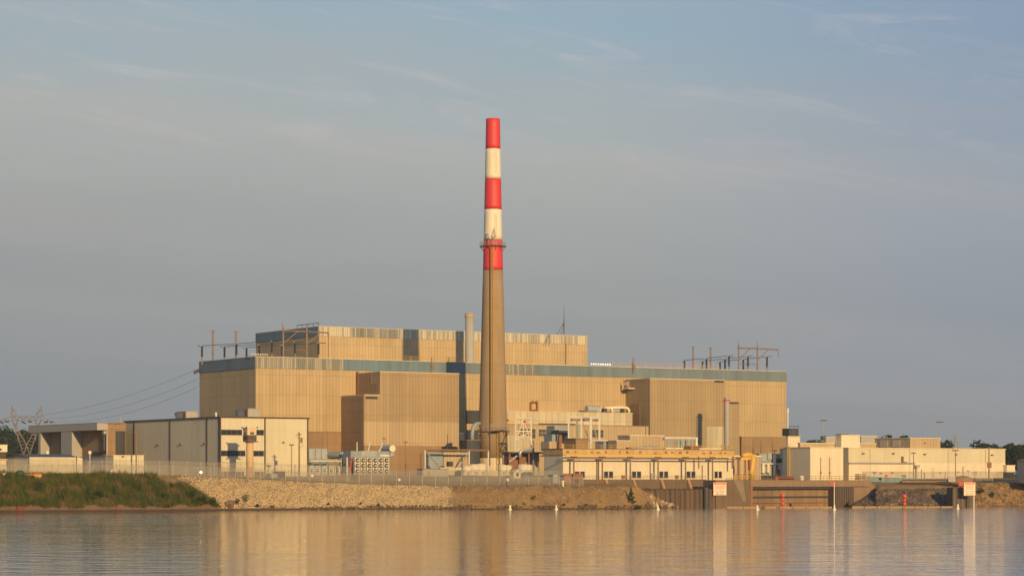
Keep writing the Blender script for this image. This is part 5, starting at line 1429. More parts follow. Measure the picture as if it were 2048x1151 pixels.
MB().bar((0, 0, t_.z(875.5)), (uu(1391), 0, t_.z(875.5)), .5).build('header_pipe', K['white_steel'], t_.o)
MB().box(0, uu(1440), -.6, 1.6, -.3, 0).build('platform', K['white'], t_.o)
for px, r, y in ((1338, .6, 880), (1357, .7, 881), (1367, .7, 879), (1378, .75, 878)): MB().cyl((uu(px), .4, 0), (uu(px), .4, t_.z(y)), r, n=14).build('vessel', K['greyblue'], t_.o)
for px in (1332, 1343, 1351, 1362, 1373, 1385): MB().bar((uu(px), -.2, 0), (uu(px), -.1, t_.z(876)), .24).build('riser', K['steel'], t_.o)
MB().lathe(uu(1392), -.2, [(.6, 0), (.35, 1.2), (.3, 2.2), (.45, 2.4), (.3, 2.9)], 12).build('white_valve', K['white'], t_.o)
t_ = Thing('exhaust_stack', 'tall slim pale stack with a red ring on the right of the right wing', 'stack', 1453.5, 728)
r = 5.4 * 728 / F
MB().lathe(0, 0, [(r * 1.3, 0), (r, 9), (r, t_.z(797)), (r * .98, t_.z(794))], 24).build('pipe', K['grey_wall'], t_.o, smooth=False)
MB().lathe(0, 0, [(r + .02, t_.z(801.5)), (r + .2, t_.z(801)), (r + .2, t_.z(799)), (r + .02, t_.z(798.5))], 20, caps=False).build('ring', K['redpaint'], t_.o)
q = MB(); q.bar((-r - .5, 0, t_.z(798)), (-r - .5, 0, t_.z(893)), .1)
for k in range(16): q.bar((-r - .5, -.2, t_.z(800 + k * 6)), (-r + .1, -.1, t_.z(800 + k * 6)), .1)
q.build('ladder', K['rust'], t_.o)
q = MB()
for k in range(12):
    a = 6.2832 * k / 12; q.bar((r * 2.1 * math.cos(a), r * 2.1 * math.sin(a), t_.z(897)), (r * 2.1 * math.cos(a), r * 2.1 * math.sin(a), t_.z(890)), .09)
q.tube([(r * 2.1 * math.cos(6.2832 * k / 24), r * 2.1 * math.sin(6.2832 * k / 24), t_.z(890)) for k in range(25)], .06, 5)
q.build('railing', K['yellow'], t_.o)
# bank of transformers right of the intake house
t_ = Thing('yard_switchgear', 'grey switchgear with pale bushings between yellow crane and square white building', 'switchgear', 1523, 668.0)
MB().box(0, t_.u(1566), 1, 4, 0, t_.z(906)).build('cabinet', K['greyblue'], t_.o)
q = MB()
for a, b_, y0, y1 in ((1526, 1536, 908, 922), (1539, 1548, 905, 918), (1525, 1537, 932, 944), (1540, 1546, 930, 950)): q.box(t_.u(a), t_.u(b_), .7, .99, t_.z(y1), t_.z(y0))
q.build('panel', K['grey'], t_.o)
for px, y0, y1 in ((1528, 927, 945), (1538, 927, 944), (1551, 908, 950), (1560, 925, 938)): MB().cyl((t_.u(px), .4, t_.z(y1)), (t_.u(px), .4, t_.z(y0)), .45, n=10).build('bushing', K['white_steel'], t_.o)
MB().bar((t_.u(1524), .2, t_.z(927)), (t_.u(1565), .2, t_.z(927)), .35).build('bus_duct', K['white_steel'], t_.o)
MB().box(t_.u(1556), t_.u(1565), .3, 1, t_.z(924), t_.z(916)).build('dark_panel', K['dark'], t_.o)
for px, y0, lab in ((1483, 878, 'leaning thin pole'), (1506, 876, 'thin pole'), (1522, 880, 'thin pole by the middle'), (1545, 884, 'thin pole near the right')):
    pole('mast_pole', 'pole', 'thin dark ' + {1483: 'pole at the left end of the brown base of the hall', 1506: 'pole second from left before the brown base of the hall', 1522: 'pole third from left before the brown base of the hall', 1545: 'pole rightmost before the brown base of the hall'}[px], px, y0, 945, 700, .12, 'wood', 'thin poles before the brown base')
# ------------------------------------------------------------------ intake house with its crane runway
C = Thing('intake_house', 'long cream intake house with paired windows under a yellow crane rail', 'building', 1126, 607.0, z=7.0)
cu = C.u(1466); cv = C.v(1088); cz = C.z(898, 20); cf = C.z(909.5, 20)
MB().box(0, cu, 0, cv, -1, cf).build('wall', K['white_wall'], C.o)
MB().box(-.25, cu + .25, -.25, cv + .2, cf + .003, cz).build('roof_fascia', plain('yellowed_fascia', (.46, .32, .14), .8, 0, .3, .5, .3), C.o)
MB().box(-.4, cu + .4, -.4, cv + .3, cz, cz + .15).build('roof_edge', K['wood'], C.o)
for a, b_ in ((1148, 1170), (1206.5, 1226.5), (1262.5, 1282.5), (1317, 1336.5), (1371.5, 1391), (1427.5, 1444)):
    ua, ub_ = C.u(a), C.u(b_)
    z0, z1 = C.z(956, ua), C.z(941, ua)
    f = MB().box(ua, ub_, -.12, -.003, z0, z1).build('window', K['frame'], C.o)
    g = MB(); mid = (ua + ub_) / 2
    for p0, p1 in ((ua + .2, mid - .18), (mid + .18, ub_ - .2)): MB().box(p0, p1, -.16, -.123, z0 + .15, z1 - .15).build('pane', K['window'], f)
for px, y0, y1 in ((1245.5, 949.5, 956), (1353, 949.5, 956)):
    u = C.u(px); MB().box(u - .45, u + .45, -.35, -.003, C.z(y1, u), C.z(y0, u)).build('vent_box', K['rust'], C.o)
for px, y0 in ((1300, 924), (1193, 915), (1404, 930)):
    u = C.u(px); MB().bar((u, -.15, 0), (u, -.15, C.z(y0, u)), .2).build('conduit', K['wood'], C.o)
u = C.u(1304); MB().box(u - .5, u + .5, -.4, -.003, C.z(958, u), C.z(945, u)).build('panel_box', K['grey'], C.o)
q = MB()                                         # rust runs and oddments on the fascia
rn = random.Random(8)
for i in range(17):
    u = cu * (i + rn.random()) / 17; w_ = rn.uniform(.2, .9); z0 = rn.uniform(cf + .5, cz - .8)
    MB().box(u, u + w_, -.45, -.26, z0, z0 + rn.uniform(.2, .5)).build('bracket', K['rust'], C.o)
# crane runway
RW = Thing('crane_runway', 'yellow crane rail on brown steel columns in front of the cream intake house', 'crane rail', 1130, 604.5, z=7.0)
ru = RW.u(1466)
MB().box(0, ru, -.2, .2, RW.z(912.5, 20), RW.z(908.8, 20)).build('rail', K['yellow'], RW.o)
MB().box(-2, RW.u(1482), -.15, .15, RW.z(917.6, 20), RW.z(915.2, 20)).build('girder', K['wood'], RW.o)
for px in (1147.5, 1204.5, 1260.5, 1316, 1371, 1425, 1478):
    u = RW.u(px)
    c_ = MB().bar((u, 0, -2.6), (u, 0, RW.z(917.7, 20)), .34).build('column', K['wood'], RW.o)
    MB().box(u - .9, u + .9, -.2, .2, RW.z(915.1, 20), RW.z(912.6, 20)).build('bracket', K['dark'], c_)
for px in (1396, 1463): MB().bar((RW.u(px), -.3, RW.z(936, 20)), (RW.u(px), -.3, RW.z(911, 20)), .3).build('hanging_chain', K['rust'], RW.o)
# roof railing, pipes and clutter on the intake house roof
t_ = Thing('roof_railing', 'thin yellow railing along the roof of the cream intake house', 'railing', 1128, 610, z=7 + cz + .1)
L_ = t_.u(1455)
for i in range(19): MB().bar((L_ * i / 18, 0, 0), (L_ * i / 18, 0, 1.0), .1).build('post', K['yellow'], t_.o)
q = MB(); q.bar((0, .1, 1.0), (L_, .1, 1.0), .07); q.bar((0, .1, .5), (L_, .1, .5), .06); q.build('rail', K['yellow'], t_.o)
t_ = Thing('roof_stairway', 'grey sloping stair lying over the intake house roof left of the pump rack', 'stairway', 1262, 622, z=7 + cz)
MB().prism([(0, 0, .1), (t_.u(1318), 0, t_.z(893)), (t_.u(1318), 0, t_.z(893) + .5), (0, 0, .6)], (0, 1.2, 0)).build('flight', K['grey'], t_.o)
MB().box(t_.u(1256), t_.u(1264), 0, 1, 0, t_.z(894)).build('landing', K['rust'], t_.o)
blk('roof_housing', 'equipment housing', 'rusty yellow low housing at the middle of the intake house roof', 1380, 1399, 891, 899, 632, 'rust', depth=3)
# yellow jib crane and tan wall at the right end
t_ = Thing('yellow_crane', 'yellow hoist column with bent top at the right end of the crane rail', 'crane', 1503, 634, z=6.8)
zz = lambda y: t_.z(y); uu = lambda px: t_.u(px)
MB().tube([(0, 0, 0), (0, 0, zz(938)), (.3, 0, zz(928)), (.5, 0, zz(916)), (-.2, 0, zz(910.5)), (-1.2, 0, zz(909)), (uu(1484), 0, zz(911.5))], .75, 10).build('column', K['yellow'], t_.o, smooth=True)
MB().box(uu(1496), uu(1499), -.6, 0, zz(939), zz(918)).build('hoist_chain', K['rust'], t_.o)
MB().box(uu(1480), uu(1500), -.5, .5, zz(919), zz(914)).build('trolley', K['yellow'], t_.o)
MB().box(-1.0, .9, -.9, .9, zz(911), zz(908)).build('turntable', K['yellow'], t_.o)
t_ = Thing('tan_screen_house', 'narrow tan building with pale roof edge just behind the yellow crane', 'building', 1468, 645, z=6.8)
MB().box(0, t_.u(1522), 0, 6, 0, t_.z(912)).build('wall', K['tan_low'], t_.o); MB().box(-.1, t_.u(1522) + .15, -.15, 6.1, t_.z(912), t_.z(910)).build('roof_edge', K['white'], t_.o)
for px in (1476, 1490): MB().bar((t_.u(px), -.2, 0), (t_.u(px), -.2, t_.z(918)), .3).build('pipe', K['wood'], t_.o)
t_ = Thing('deck_railing', 'yellowed pipe railing with valves left of the yellow crane foot', 'railing', 1467, 630, z=6.8)
L_ = t_.u(1502)
for i in range(8): MB().bar((L_ * i / 7, 0, 0), (L_ * i / 7, 0, t_.z(947)), .18).build('post', K['wood'], t_.o)
q = MB(); q.bar((0, .05, t_.z(952)), (L_, .05, t_.z(952)), .2); q.bar((0, .05, t_.z(956)), (L_, .05, t_.z(956)), .14); q.build('rail', K['yellow'], t_.o)

# ------------------------------------------------------------------ quay: base wall, sheet piling, intake bay, piers
t_ = Thing('intake_base_wall', 'brown concrete base with slanted buttresses under the cream intake house', 'retaining wall', 1160, 603.8, z=0)
bu = t_.u(1412)
MB().box(0, bu, 0, 3.5, 3.4, 7.02).build('wall', K['pier'], t_.o)
for px in (1209, 1264, 1320, 1374):
    u = t_.u(px); MB().prism([(u, -.003, 7.0), (u, -.003, 4.4), (u, -1.6, 4.4), (u, -.25, 7.0)], (.75, 0, 0)).build('buttress', plain('ochre_concrete', (.34, .20, .10), .85), t_.o)
q = MB(); n = 40
for i in range(n + 1): q.bar((bu * i / n, .1, 7.02), (bu * i / n, .1, 7.9), .05)
q.bar((0, .1, 7.5), (bu, .1, 7.5), .05); q.bar((0, .1, 7.9), (bu, .1, 7.9), .06); q.build('railing', K['wood'], t_.o)
S = Thing('sheet_pile_wall', 'dark rusty sheet pile wall rising from the water behind the boulder spit', 'sheet piling', 0, 0, xy=WALL0, z=0)
uS0, uS1 = S.u(1262), S.u(1410)
q = MB(); pts = []
u = uS0; k = 0
while u < uS1:
    pts.append((u, (0, 0, .35, .35)[k % 4])); u += (.55, .2, .55, .2)[k % 4]; k += 1
pts.append((uS1, 0))
A0 = [q.bm.verts.new((a, b_, -3)) for a, b_ in pts]; B0 = [q.bm.verts.new((a, b_, 4.55)) for a, b_ in pts]
C0 = [q.bm.verts.new((a, 1.2, 4.55)) for a, b_ in pts]
for i in range(len(pts) - 1):
    q.bm.faces.new((A0[i], A0[i + 1], B0[i + 1], B0[i])); q.bm.faces.new((B0[i], B0[i + 1], C0[i + 1], C0[i]))
q.build('piling', K['pile'], S.o)
MB().box(uS0, uS1, -.12, .6, 4.56, 4.72).build('cap', K['dark'], S.o)
MB().cyl((S.u(1411), -.2, -3), (S.u(1411), -.2, 5.0), .75, n=14).build('corner_pile', K['dark'], S.o)
D = Thing('intake_dock', 'brown concrete intake dock with a wide dark bay under a deck beam', 'dock', 0, 0, xy=WALL0, z=0)
d = lambda px, v=0: D.u(px, v)
zq = lambda y: H + (HZ - y) * (D.y + 12) / F
MB().prism([(d(1414), 0, -3), (d(1430), 0, -3), (d(1430), 0, 4.6), (d(1414), 0, 4.6)], (0, 5, 0)).build('low_pier', K['pile'], D.o)
MB().box(d(1430) + .003, d(1500), -.35, 5, -3, 6.85).build('pier', K['pier'], D.o)
MB().prism([(d(1466), -.36, 6.8), (d(1484), -.36, 6.8), (d(1490), -.36, 1.5), (d(1484), -.36, 1.5)], (0, -.05, 0)).build('wall_stain', plain('pale_stain', (.22, .165, .11), .9), D.o)
MB().box(d(1500) + .003, d(1742), -.1, 5, 5.15, 6.8).build('deck_beam', K['pier_pale'], D.o)
MB().box(d(1500) + .01, d(1663), .35, .9, 4.55, 5.14).build('shadow_strip', K['dark'], D.o)  # dark strip put in for the shadow line under the deck beam
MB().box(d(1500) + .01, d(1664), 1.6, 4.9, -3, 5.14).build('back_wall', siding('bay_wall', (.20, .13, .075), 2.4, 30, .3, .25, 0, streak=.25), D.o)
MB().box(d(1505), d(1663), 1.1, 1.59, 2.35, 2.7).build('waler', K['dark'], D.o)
MB().box(d(1499), d(1503), -.5, -.12, -1, 5.6).build('guide_post', K['rust'], D.o)
MB().box(d(1505), d(1663), 1.2, 1.59, 1.0, 1.2).build('waler', K['rust'], D.o)
MB().box(d(1663) + .3, d(1702), -1.0, 4.5, -3, 5.13).build('dark_pier', K['pile'], D.o)
for k in range(9):
    u = d(1666) + (d(1701) - d(1666)) * k / 8; MB().box(u - .12, u + .12, -1.12, -1.003, -2, 5.1).build('fender_timber', K['dark'], D.o)
MB().prism([(d(1703), .2, -3), (d(1703), .2, 5.0), (d(1752), .2, 5.0), (d(1748), .2, 4.0), (d(1712), .2, 0), (d(1712), .2, -3)], (0, 1.0, 0)).build('wing_wall', K['pier_pale'], D.o)
MB().bar((d(1706), -.3, .7), (d(1730), -.3, 2.2), .4).bar((d(1730), -.3, 2.2), (d(1753), -.3, 4.1), .45).build('slope_pipe', plain('maroon_pipe', (.11, .045, .045), .6), D.o)
q = MB()
for i in range(31):
    u = d(1502) + (d(1742) - d(1502)) * i / 30; q.bar((u, .1, 6.8), (u, .1, 7.85), .06)
for z_ in (7.3, 7.85): q.bar((d(1502), .1, z_), (d(1742), .1, z_), .06)
q.build('railing', K['wood'], D.o)
MB().bar((d(1562), 1.2, 7.3), (d(1592), 1.2, 7.3), .5).bar((d(1562), 1.2, 6.8), (d(1562), 1.2, 7.4), .2).bar((d(1592), 1.2, 6.8), (d(1592), 1.2, 7.4), .2).build('red_beam', plain('dull_red', (.22, .06, .045), .7), D.o)
def on_dock(px, v): u = d(px, v); return (D.x + D.c * u - D.s * v, D.y + D.s * u + D.c * v, 6.8)
x_, y_, z_ = on_dock(1553.5, 1.5)
t_ = Thing('orange_drum', 'bright orange drum standing on the dock under the grey switchgear', 'drum', 0, 0, xy=(x_, y_), z=z_)
MB().lathe(0, 0, [(.42, 0), (.42, .35), (.45, .37), (.42, .4), (.42, .85)], 16).build('drum', K['orange'], t_.o); MB().lathe(0, 0, [(.36, .853), (.38, 1.0), (.2, 1.5)], 12).build('dark_top', K['dark'], t_.o)
x_, y_, z_ = on_dock(1603, 1.8)
t_ = Thing('deck_tank', 'small cream round tank on the dock before the square white building', 'tank', 0, 0, xy=(x_, y_), z=z_)
MB().lathe(0, 0, [(.55, 0), (.58, .1), (.58, .95), (.4, 1.15), (.1, 1.2)], 18).build('shell', K['buoy'], t_.o); MB().bar((.62, -.2, 0), (.62, -.2, 1.2), .06).build('pipe', K['steel'], t_.o)
x_, y_, z_ = on_dock(1716, 1.6)
t_ = Thing('brown_crate', 'brown slatted crate on the dock right of the square white building', 'crate', 0, 0, xy=(x_, y_), z=z_)
q = MB()
for k in range(4): q.box(0, 2.6, 0, 1.2, .15 + k * .38, .42 + k * .38)
q.build('slats', K['wood'], t_.o); q = MB()
for a in (.1, 2.3): q.box(a, a + .2, -.05, -.003, 0, 1.6)
q.build('uprights', K['rust'], t_.o)
PB = XY(1906, 620.0)
t_ = Thing('mooring_pier', 'square dark brown mooring pier at the right end of the riprap slope', 'pier', 1906, 620, z=0, rot=math.radians(12))
MB().box(0, t_.u(1946), 0, 4.2, -3, t_.z(976)).build('body', K['pile'], t_.o)
for k in range(6): u = t_.u(1946) * k / 5; MB().box(u - .12, u + .12, -.12, -.003, -2, t_.z(976.5)).build('fender_timber', K['dark'], t_.o)
MB().box(-.1, t_.u(1946) + .1, -.15, 4.3, t_.z(976) + .003, t_.z(974.5)).build('cap', K['dark'], t_.o)

# ------------------------------------------------------------------ signs
def text(parent, body, size, x, z, y, mat, width=None, name='lettering'):
    cu_ = bpy.data.curves.new(name, 'FONT'); cu_.body = body; cu_.size = size; cu_.align_x = 'CENTER'; cu_.extrude = .004
    tmp = bpy.data.objects.new('tmp', cu_); COL.objects.link(tmp)
    bpy.context.view_layer.update()
    me = bpy.data.meshes.new_from_object(tmp.evaluated_get(bpy.context.evaluated_depsgraph_get()))
    bpy.data.objects.remove(tmp)
    sx = 1.0
    if width:
        xs = [v.co.x for v in me.vertices]; sx = width / (max(xs) - min(xs))
    me.transform(Matrix.Translation((x, y, z)) @ Matrix.Rotation(math.pi / 2, 4, 'X') @ Matrix.Diagonal((sx, 1, 1, 1)))
    me.materials.append(mat)
    o = bpy.data.objects.new(name, me); COL.objects.link(o); o.parent = parent
    return o
def warning_sign(lab, px, px1, y0, y1, Y, z0, rot, xy=None, legs=()):
    t_ = Thing('warning_sign', lab, 'sign', px, Y, z=z0, rot=rot, xy=xy, group='river warning signs')
    W_ = t_.u(px1); za, zb_ = t_.z(y1), t_.z(y0); hh = zb_ - za
    p = MB().box(0, W_, 0, .08, za, zb_).build('panel', K['sign_red'], t_.o)
    MB().box(.09, W_ - .09, -.012, -.002, za + .09, zb_ - .06).build('face', K['sign_white'], p)
    f = bpy.data.objects[p.name]
    MB().box(.30, W_ - .3, -.020, -.014, zb_ - hh * .20, zb_ - hh * .045).build('red_band', K['sign_red'], p)
    text(p, 'DANGER', hh * .15, W_ / 2, zb_ - hh * .178, -.026, K['sign_white'], W_ * .62)
    for k, (a, b_) in enumerate(((.40, .27), (.54, .43))): MB().box(.45, W_ - .45, -.018, -.014, zb_ - hh * a, zb_ - hh * b_).build('faded_line', K['sign_pink'], p)
    for k, (s_, w_) in enumerate((('Stay 150 feet', .84), ('away from', .62), ('this point', .66))):
        text(p, s_, hh * .14, W_ / 2, zb_ - hh * (.70 + k * .125), -.022, K['sign_black'], W_ * w_)
    for px_ in legs: MB().bar((t_.u(px_), .12, -1), (t_.u(px_), .12, za + .3), .3).build('leg', K['white_steel'], t_.o)
    return t_
u = d(1426.5, -.6); xy = (D.x + D.c * u + D.s * .6, D.y + D.s * u - D.c * .6)
t_ = warning_sign('white warning sign with red border fixed on the dark pier left of the intake bay', 1426.5, 1453, 963.5, 990, 0, 3.0, TH, xy=xy)
for s_ in (1430, 1449): MB().box(t_.u(s_), t_.u(s_) + .15, .081, .6, t_.z(980), t_.z(974)).build('mount', K['dark'], t_.o)
warning_sign('white warning sign with red border on a pale post before the right mooring pier', 1927.5, 1951, 963.5, 990.5, 617.5, 1.0, 0, legs=(1947.5,))
t_ = Thing('red_marker', 'red square marker lamp on the top of the right mooring pier', 'marker', 1921, 621.5, z=H + (HZ - 975) * 621.5 / F, rot=0)
MB().box(-.5, .5, -.3, .3, .4, 1.5).build('lamp', K['redpaint'], t_.o); MB().bar((0, .1, -.2), (0, .1, .4), .2).build('stem', K['dark'], t_.o)

# ------------------------------------------------------------------ buoys, booms, markers
bproto = None
for px, y, lab in ((1020, 1018, 'white spar buoy off the bare brown bank, leftmost of the buoys'), (1112.5, 1018, 'white spar buoy off the brown bank, second from left'), (1316, 1018, 'slightly tilted white spar buoy before the evergreen shrub bank'),
                   (1515, 1018, 'white spar buoy before the left part of the intake bay'), (1668.5, 1018, 'white spar buoy at the foot of the thin flagged pole'), (1915.5, 1016, 'white spar buoy before the right mooring pier, rightmost of the buoys')):
    Y = F * H / (y - HZ)
    if bproto is None:
        o = bpy.data.objects.new('spar_buoy', None); COL.objects.link(o); bproto = o
        MB().lathe(0, 0, [(.22, -.5), (.22, .85), (.16, 1.0)], 14).build('spar', K['buoy'], o); MB().lathe(0, 0, [(.25, -.3), (.44, -.1), (.44, .12), (.23, .2)], 16).build('collar', K['buoy'], o)
    else: o = dup(bproto, (0, 0, 0))
    o.location = (*XY(px, Y), 0.05); o.rotation_euler = (0, math.radians({1316: -7, 1515: -5}.get(px, 1)), 0)
    tag(o, lab, 'buoy', 'white buoys along the bank')
def boom(pa, pb, y, lab):
    Ya = F * H / (y - HZ)
    a, b_ = Vector((*XY(pa, Ya), .12)), Vector((*XY(pb, Ya + 1.5), .12))
    t_ = Thing('floating_boom', lab, 'boom', pa, Ya, z=0, rot=math.atan2(b_.y - a.y, b_.x - a.x), group='floating booms')
    L_ = (b_ - a).length; n = max(2, int(L_ / 3.2))
    for i in range(n): MB().cyl((L_ * i / n + .1, 0, .1), (L_ * (i + 1) / n - .1, 0, .1), .20, n=10).build('float', K['boom'], t_.o)
    MB().bar((0, 0, .06), (L_, 0, .06), .12).build('chain', K['dark'], t_.o)
boom(1453, 1553, 1014.6, 'tan floating boom along the foot of the intake dock, left piece')
boom(1559, 1664, 1014.6, 'tan floating boom across the intake bay, right of the orange ball marker')
boom(1703, 1906, 1013.8, 'long tan floating boom in front of the dark riprap slope')
def ball_marker(px, ys, lab):
    Y = F * H / (1015.5 - HZ)
    t_ = Thing('ball_marker', lab, 'navigation marker', px, Y, z=0, rot=0, group='orange ball markers')
    MB().cyl((0, 0, -.5), (0, 0, t_.z(ys[0])), .06, n=6).build('mast', K['rust'], t_.o)
    for y, r in zip(ys, (.56, .44, .52)): MB().ball((0, 0, t_.z(y)), r, 3).build('ball', K['orange'], t_.o, smooth=True)
ball_marker(1565, (990, 998.5, 1007), 'stack of three orange balls on a mast before the intake bay')
ball_marker(1809, (991.5, 999.5, 1006.8), 'stack of three orange balls on a mast before the dark riprap slope')
Y = 606.0
t_ = Thing('flag_pole', 'thin white pole with a small red board at the right end of the intake bay', 'marker pole', 1668.5, Y, z=0, rot=0)
MB().cyl((0, 0, -.5), (0, 0, t_.z(963)), .13, .1, 8).build('pole', K['white'], t_.o); MB().box(-.85, -.1, -.05, .05, t_.z(971), t_.z(963)).build('board', K['redpaint'], t_.o)
t_ = Thing('red_float', 'small red float beside the dark pier in the intake bay', 'float', 1658.5, 634, z=.1, rot=0)
MB().ball((0, 0, .8), .5, 2, (1, 1, 1.3)).build('float', K['redpaint'], t_.o, smooth=True); MB().cyl((-1, 0, 0), (-1.4, 0, 1.6), .1, n=6).cyl((-.4, 0, 0), (-1.0, 0, 1.9), .1, n=6).build('rope', K['dark'], t_.o)

# ------------------------------------------------------------------ walkway and red board at right
t_ = Thing('blue_walkway', 'blue green railed walkway sloping along the top of the riprap slope', 'walkway', 1733, 645, z=6.2, rot=math.radians(14))
L_ = t_.u(1850); za, zb_ = t_.z(953), t_.z(957, 15)
MB().prism([(0, 0, za - 1.5), (L_, 0, zb_ - 1.3), (L_, 0, zb_), (0, 0, za)], (0, .12, 0)).build('side_panel', K['blue'], t_.o)
MB().prism([(0, .13, .1), (L_, .13, .1), (L_, .13, .35), (0, .13, .35)], (0, 1.6, 0)).build('deck', K['dark'], t_.o)
for i in range(9): MB().bar((L_ * i / 8, -.08, 0), (L_ * i / 8, -.08, za + (zb_ - za) * i / 8 + .1), .14).build('post', K['steel'], t_.o)
MB().bar((0, -.05, za), (L_, -.05, zb_), .14).build('handrail', K['steel'], t_.o)
MB().box(-1.2, 3.4, -.6, 1.0, -1.6, .1).build('dark_support', K['dark'], t_.o)
t_ = Thing('red_board', 'small red board on a post above the blue green walkway', 'board', 1772.5, 643, z=6.2, rot=0)
MB().box(-.4, .4, 0, .08, t_.z(953), t_.z(948.5)).build('panel', K['redpaint'], t_.o); MB().bar((0, .12, 0), (0, .12, t_.z(949)), .1).build('post', K['dark'], t_.o)
t_ = Thing('pipe_heap', 'long low heap of dark pipes lying behind the riprap slope', 'pipes', 1800, 641, z=6.0, rot=math.radians(8))
rn = random.Random(4)
for i in range(5): MB().cyl((rn.uniform(0, 2), i * .35, .35 + .3 * (i % 2)), (t_.u(1905) - rn.uniform(0, 3), i * .35, .35 + .3 * (i % 2)), .3, n=8).build('pipe', K['dark' if i % 2 else 'wood'], t_.o)
t_ = Thing('tarped_heap', 'grey brown covered heap behind the right mooring pier', 'heap', 1900, 637, z=6.3, rot=0)
MB().ball((3.4, 1, .2), 1.9, 3, (1.5, .8, .75)).ball((.8, 1, .3), 1.2, 3, (1.2, 1, .8)).build('tarp', K['wood'], t_.o, smooth=True); MB().box(-.5, 1.4, -.3, .5, 0, 1.3).build('crate', K['grey_wall'], t_.o)

# ------------------------------------------------------------------ fences
def fence(lab, pts, hgt, step, mat, arms=True, postm='fence_post', group='chain link fences'):
    """pts: ground points; posts every step metres, see-through mesh between, barbed wire arms on top"""
    root = bpy.data.objects.new('chain_link_fence', None); COL.objects.link(root); root.location = pts[0]
    tag(root, lab, 'fence', group)
    o0 = Vector(pts[0])
    P_ = [Vector(p) - o0 for p in pts]
    out = []; carry = 0.0
    for a, b_ in zip(P_, P_[1:]):
        L_ = (b_ - a).length; t = carry
        while t < L_: out.append(a.lerp(b_, t / L_)); t += step
        carry = t - L_
    out.append(P_[-1])
    proto = None
    for p in out:
        if proto is None:
            q = MB(); q.cyl((0, 0, -.3), (0, 0, hgt), .055, n=6)
            if arms: q.cyl((0, 0, hgt), (-.1, -.35, hgt + .4), .04, n=5)
            proto = q.build('post', K[postm], root); o = proto
        else:
            o = proto.copy(); COL.objects.link(o); o.parent = root
        o.location = p
    me = bpy.data.meshes.new('mesh_fabric')
    V = []; Fc = []
    for p in out: V += [(p.x, p.y + .05, p.z + .03), (p.x, p.y + .05, p.z + hgt)]
    for i in range(len(out) - 1): Fc.append((2 * i, 2 * i + 2, 2 * i + 3, 2 * i + 1))
    me.from_pydata(V, [], Fc); me.materials.append(K[mat])
    o = bpy.data.objects.new('mesh_fabric', me); COL.objects.link(o); o.parent = root
    q = MB()
    for a, b_ in zip(out, out[1:]):
        q.cyl(a + Vector((0, 0, hgt)), b_ + Vector((0, 0, hgt)), .035, n=4)
    q.build('top_rail', K['fence_post'], root)
    if arms:
        q = MB()
        for k in (0.12, .26, .4):
            for a, b_ in zip(out, out[1:]): q.cyl(a + Vector((-.1 * k / .4, -.35 * k / .4, hgt + k)), b_ + Vector((-.1 * k / .4, -.35 * k / .4, hgt + k)), .014, n=3)
        q.build('barbed_wire', K['wire'], root)
    return root
def gp(px, off):
    r = prof(px); Y = r[4][0] + off
    return (px - CX) * Y / F, Y, ground(px, Y)
fence('long chain link fence along the top of the left bank and gravel slope', [gp(px, 2.0) for px in (-60, 0, 120, 240, 352, 430, 500, 560, 620, 690, 760, 830, 900, 960, 1010)], 2.3, 3.1, 'fabric')
fence('taller inner chain link fence before the warehouse and sheds', [gp(px, 14.0) for px in (-60, 60, 200, 352, 440, 520, 610, 700)], 3.4, 3.4, 'fabric_thin', arms=True)
fence('inner chain link fence in front of the transformers and the chimney', [gp(px, 17.0) for px in (716, 800, 880, 960, 1040, 1125)], 2.6, 3.2, 'fabric')
fence('brownish chain link fence crossing before the left end of the intake house', [gp(px, 6.0) for px in (1016, 1070, 1120, 1166)], 2.2, 2.6, 'fabric', arms=False)
fence('chain link fence before the long white building at right', [(P(px, 0, 651).x, 651 + (px - 1725) * .01, 6.6) for px in (1725, 1800, 1900, 2000, 2110)], 2.4, 3.2, 'fabric', arms=False)
def plate(px, y, Y, r, mat, lab, sq=False):
    t_ = Thing('fence_sign', lab, 'sign', px, Y, z=H + (HZ - y) * Y / F, rot=0, group='small plates on the fences')
    (MB().box(-r, r, -.03, .03, -r, r) if sq else MB().cyl((0, -.03, 0), (0, .03, 0), r, n=20)).build('plate', K[mat], t_.o)
    (MB().box(-r * .5, r * .5, -.04, -.031, -r * .12, r * .12) if sq else MB().cyl((0, -.04, 0), (0, -.031, 0), r * .35, n=12)).build('mark', K['dark'], t_.o)
gy = lambda px: prof(px)[4][0] + 1.9
plate(225, 941.5, gy(225), .34, 'buoy', 'round white plate on the fence before the ribbed white store')
plate(238, 941.5, gy(238), .40, 'boom', 'square yellow plate on the fence next to the round white plate', True)
plate(624.5, 950.5, gy(624), .30, 'buoy', 'small white plate on the fence before the auxiliary transformer')
plate(798.5, 958.5, gy(798), .30, 'buoy', 'small white plate on the fence right of the radiator banks')
plate(1015.5, 958.5, gy(1010), .28, 'buoy', 'small white plate at the right end of the outer fence')
t_ = Thing('round_mirror', 'round mirror, its sun reflection put in as a glow, on the fence at the left edge of the gravel slope', 'lamp', 402, gy(402) - .3, z=H + (HZ - 943.5) * 546 / F, rot=0)
MB().lathe(0, 0, [(.05, 0), (.36, .06), (.38, .16)], 20).build('rim', K['steel'], t_.o); MB().ball((0, 0, .1), .33, 3, (1, 1, .4)).build('lens', K['flood'], t_.o)  # glowing lens stands in for sunlight reflected off the disc
for c_ in t_.o.children: c_.data.transform(Matrix.Rotation(math.radians(80), 4, 'X'))
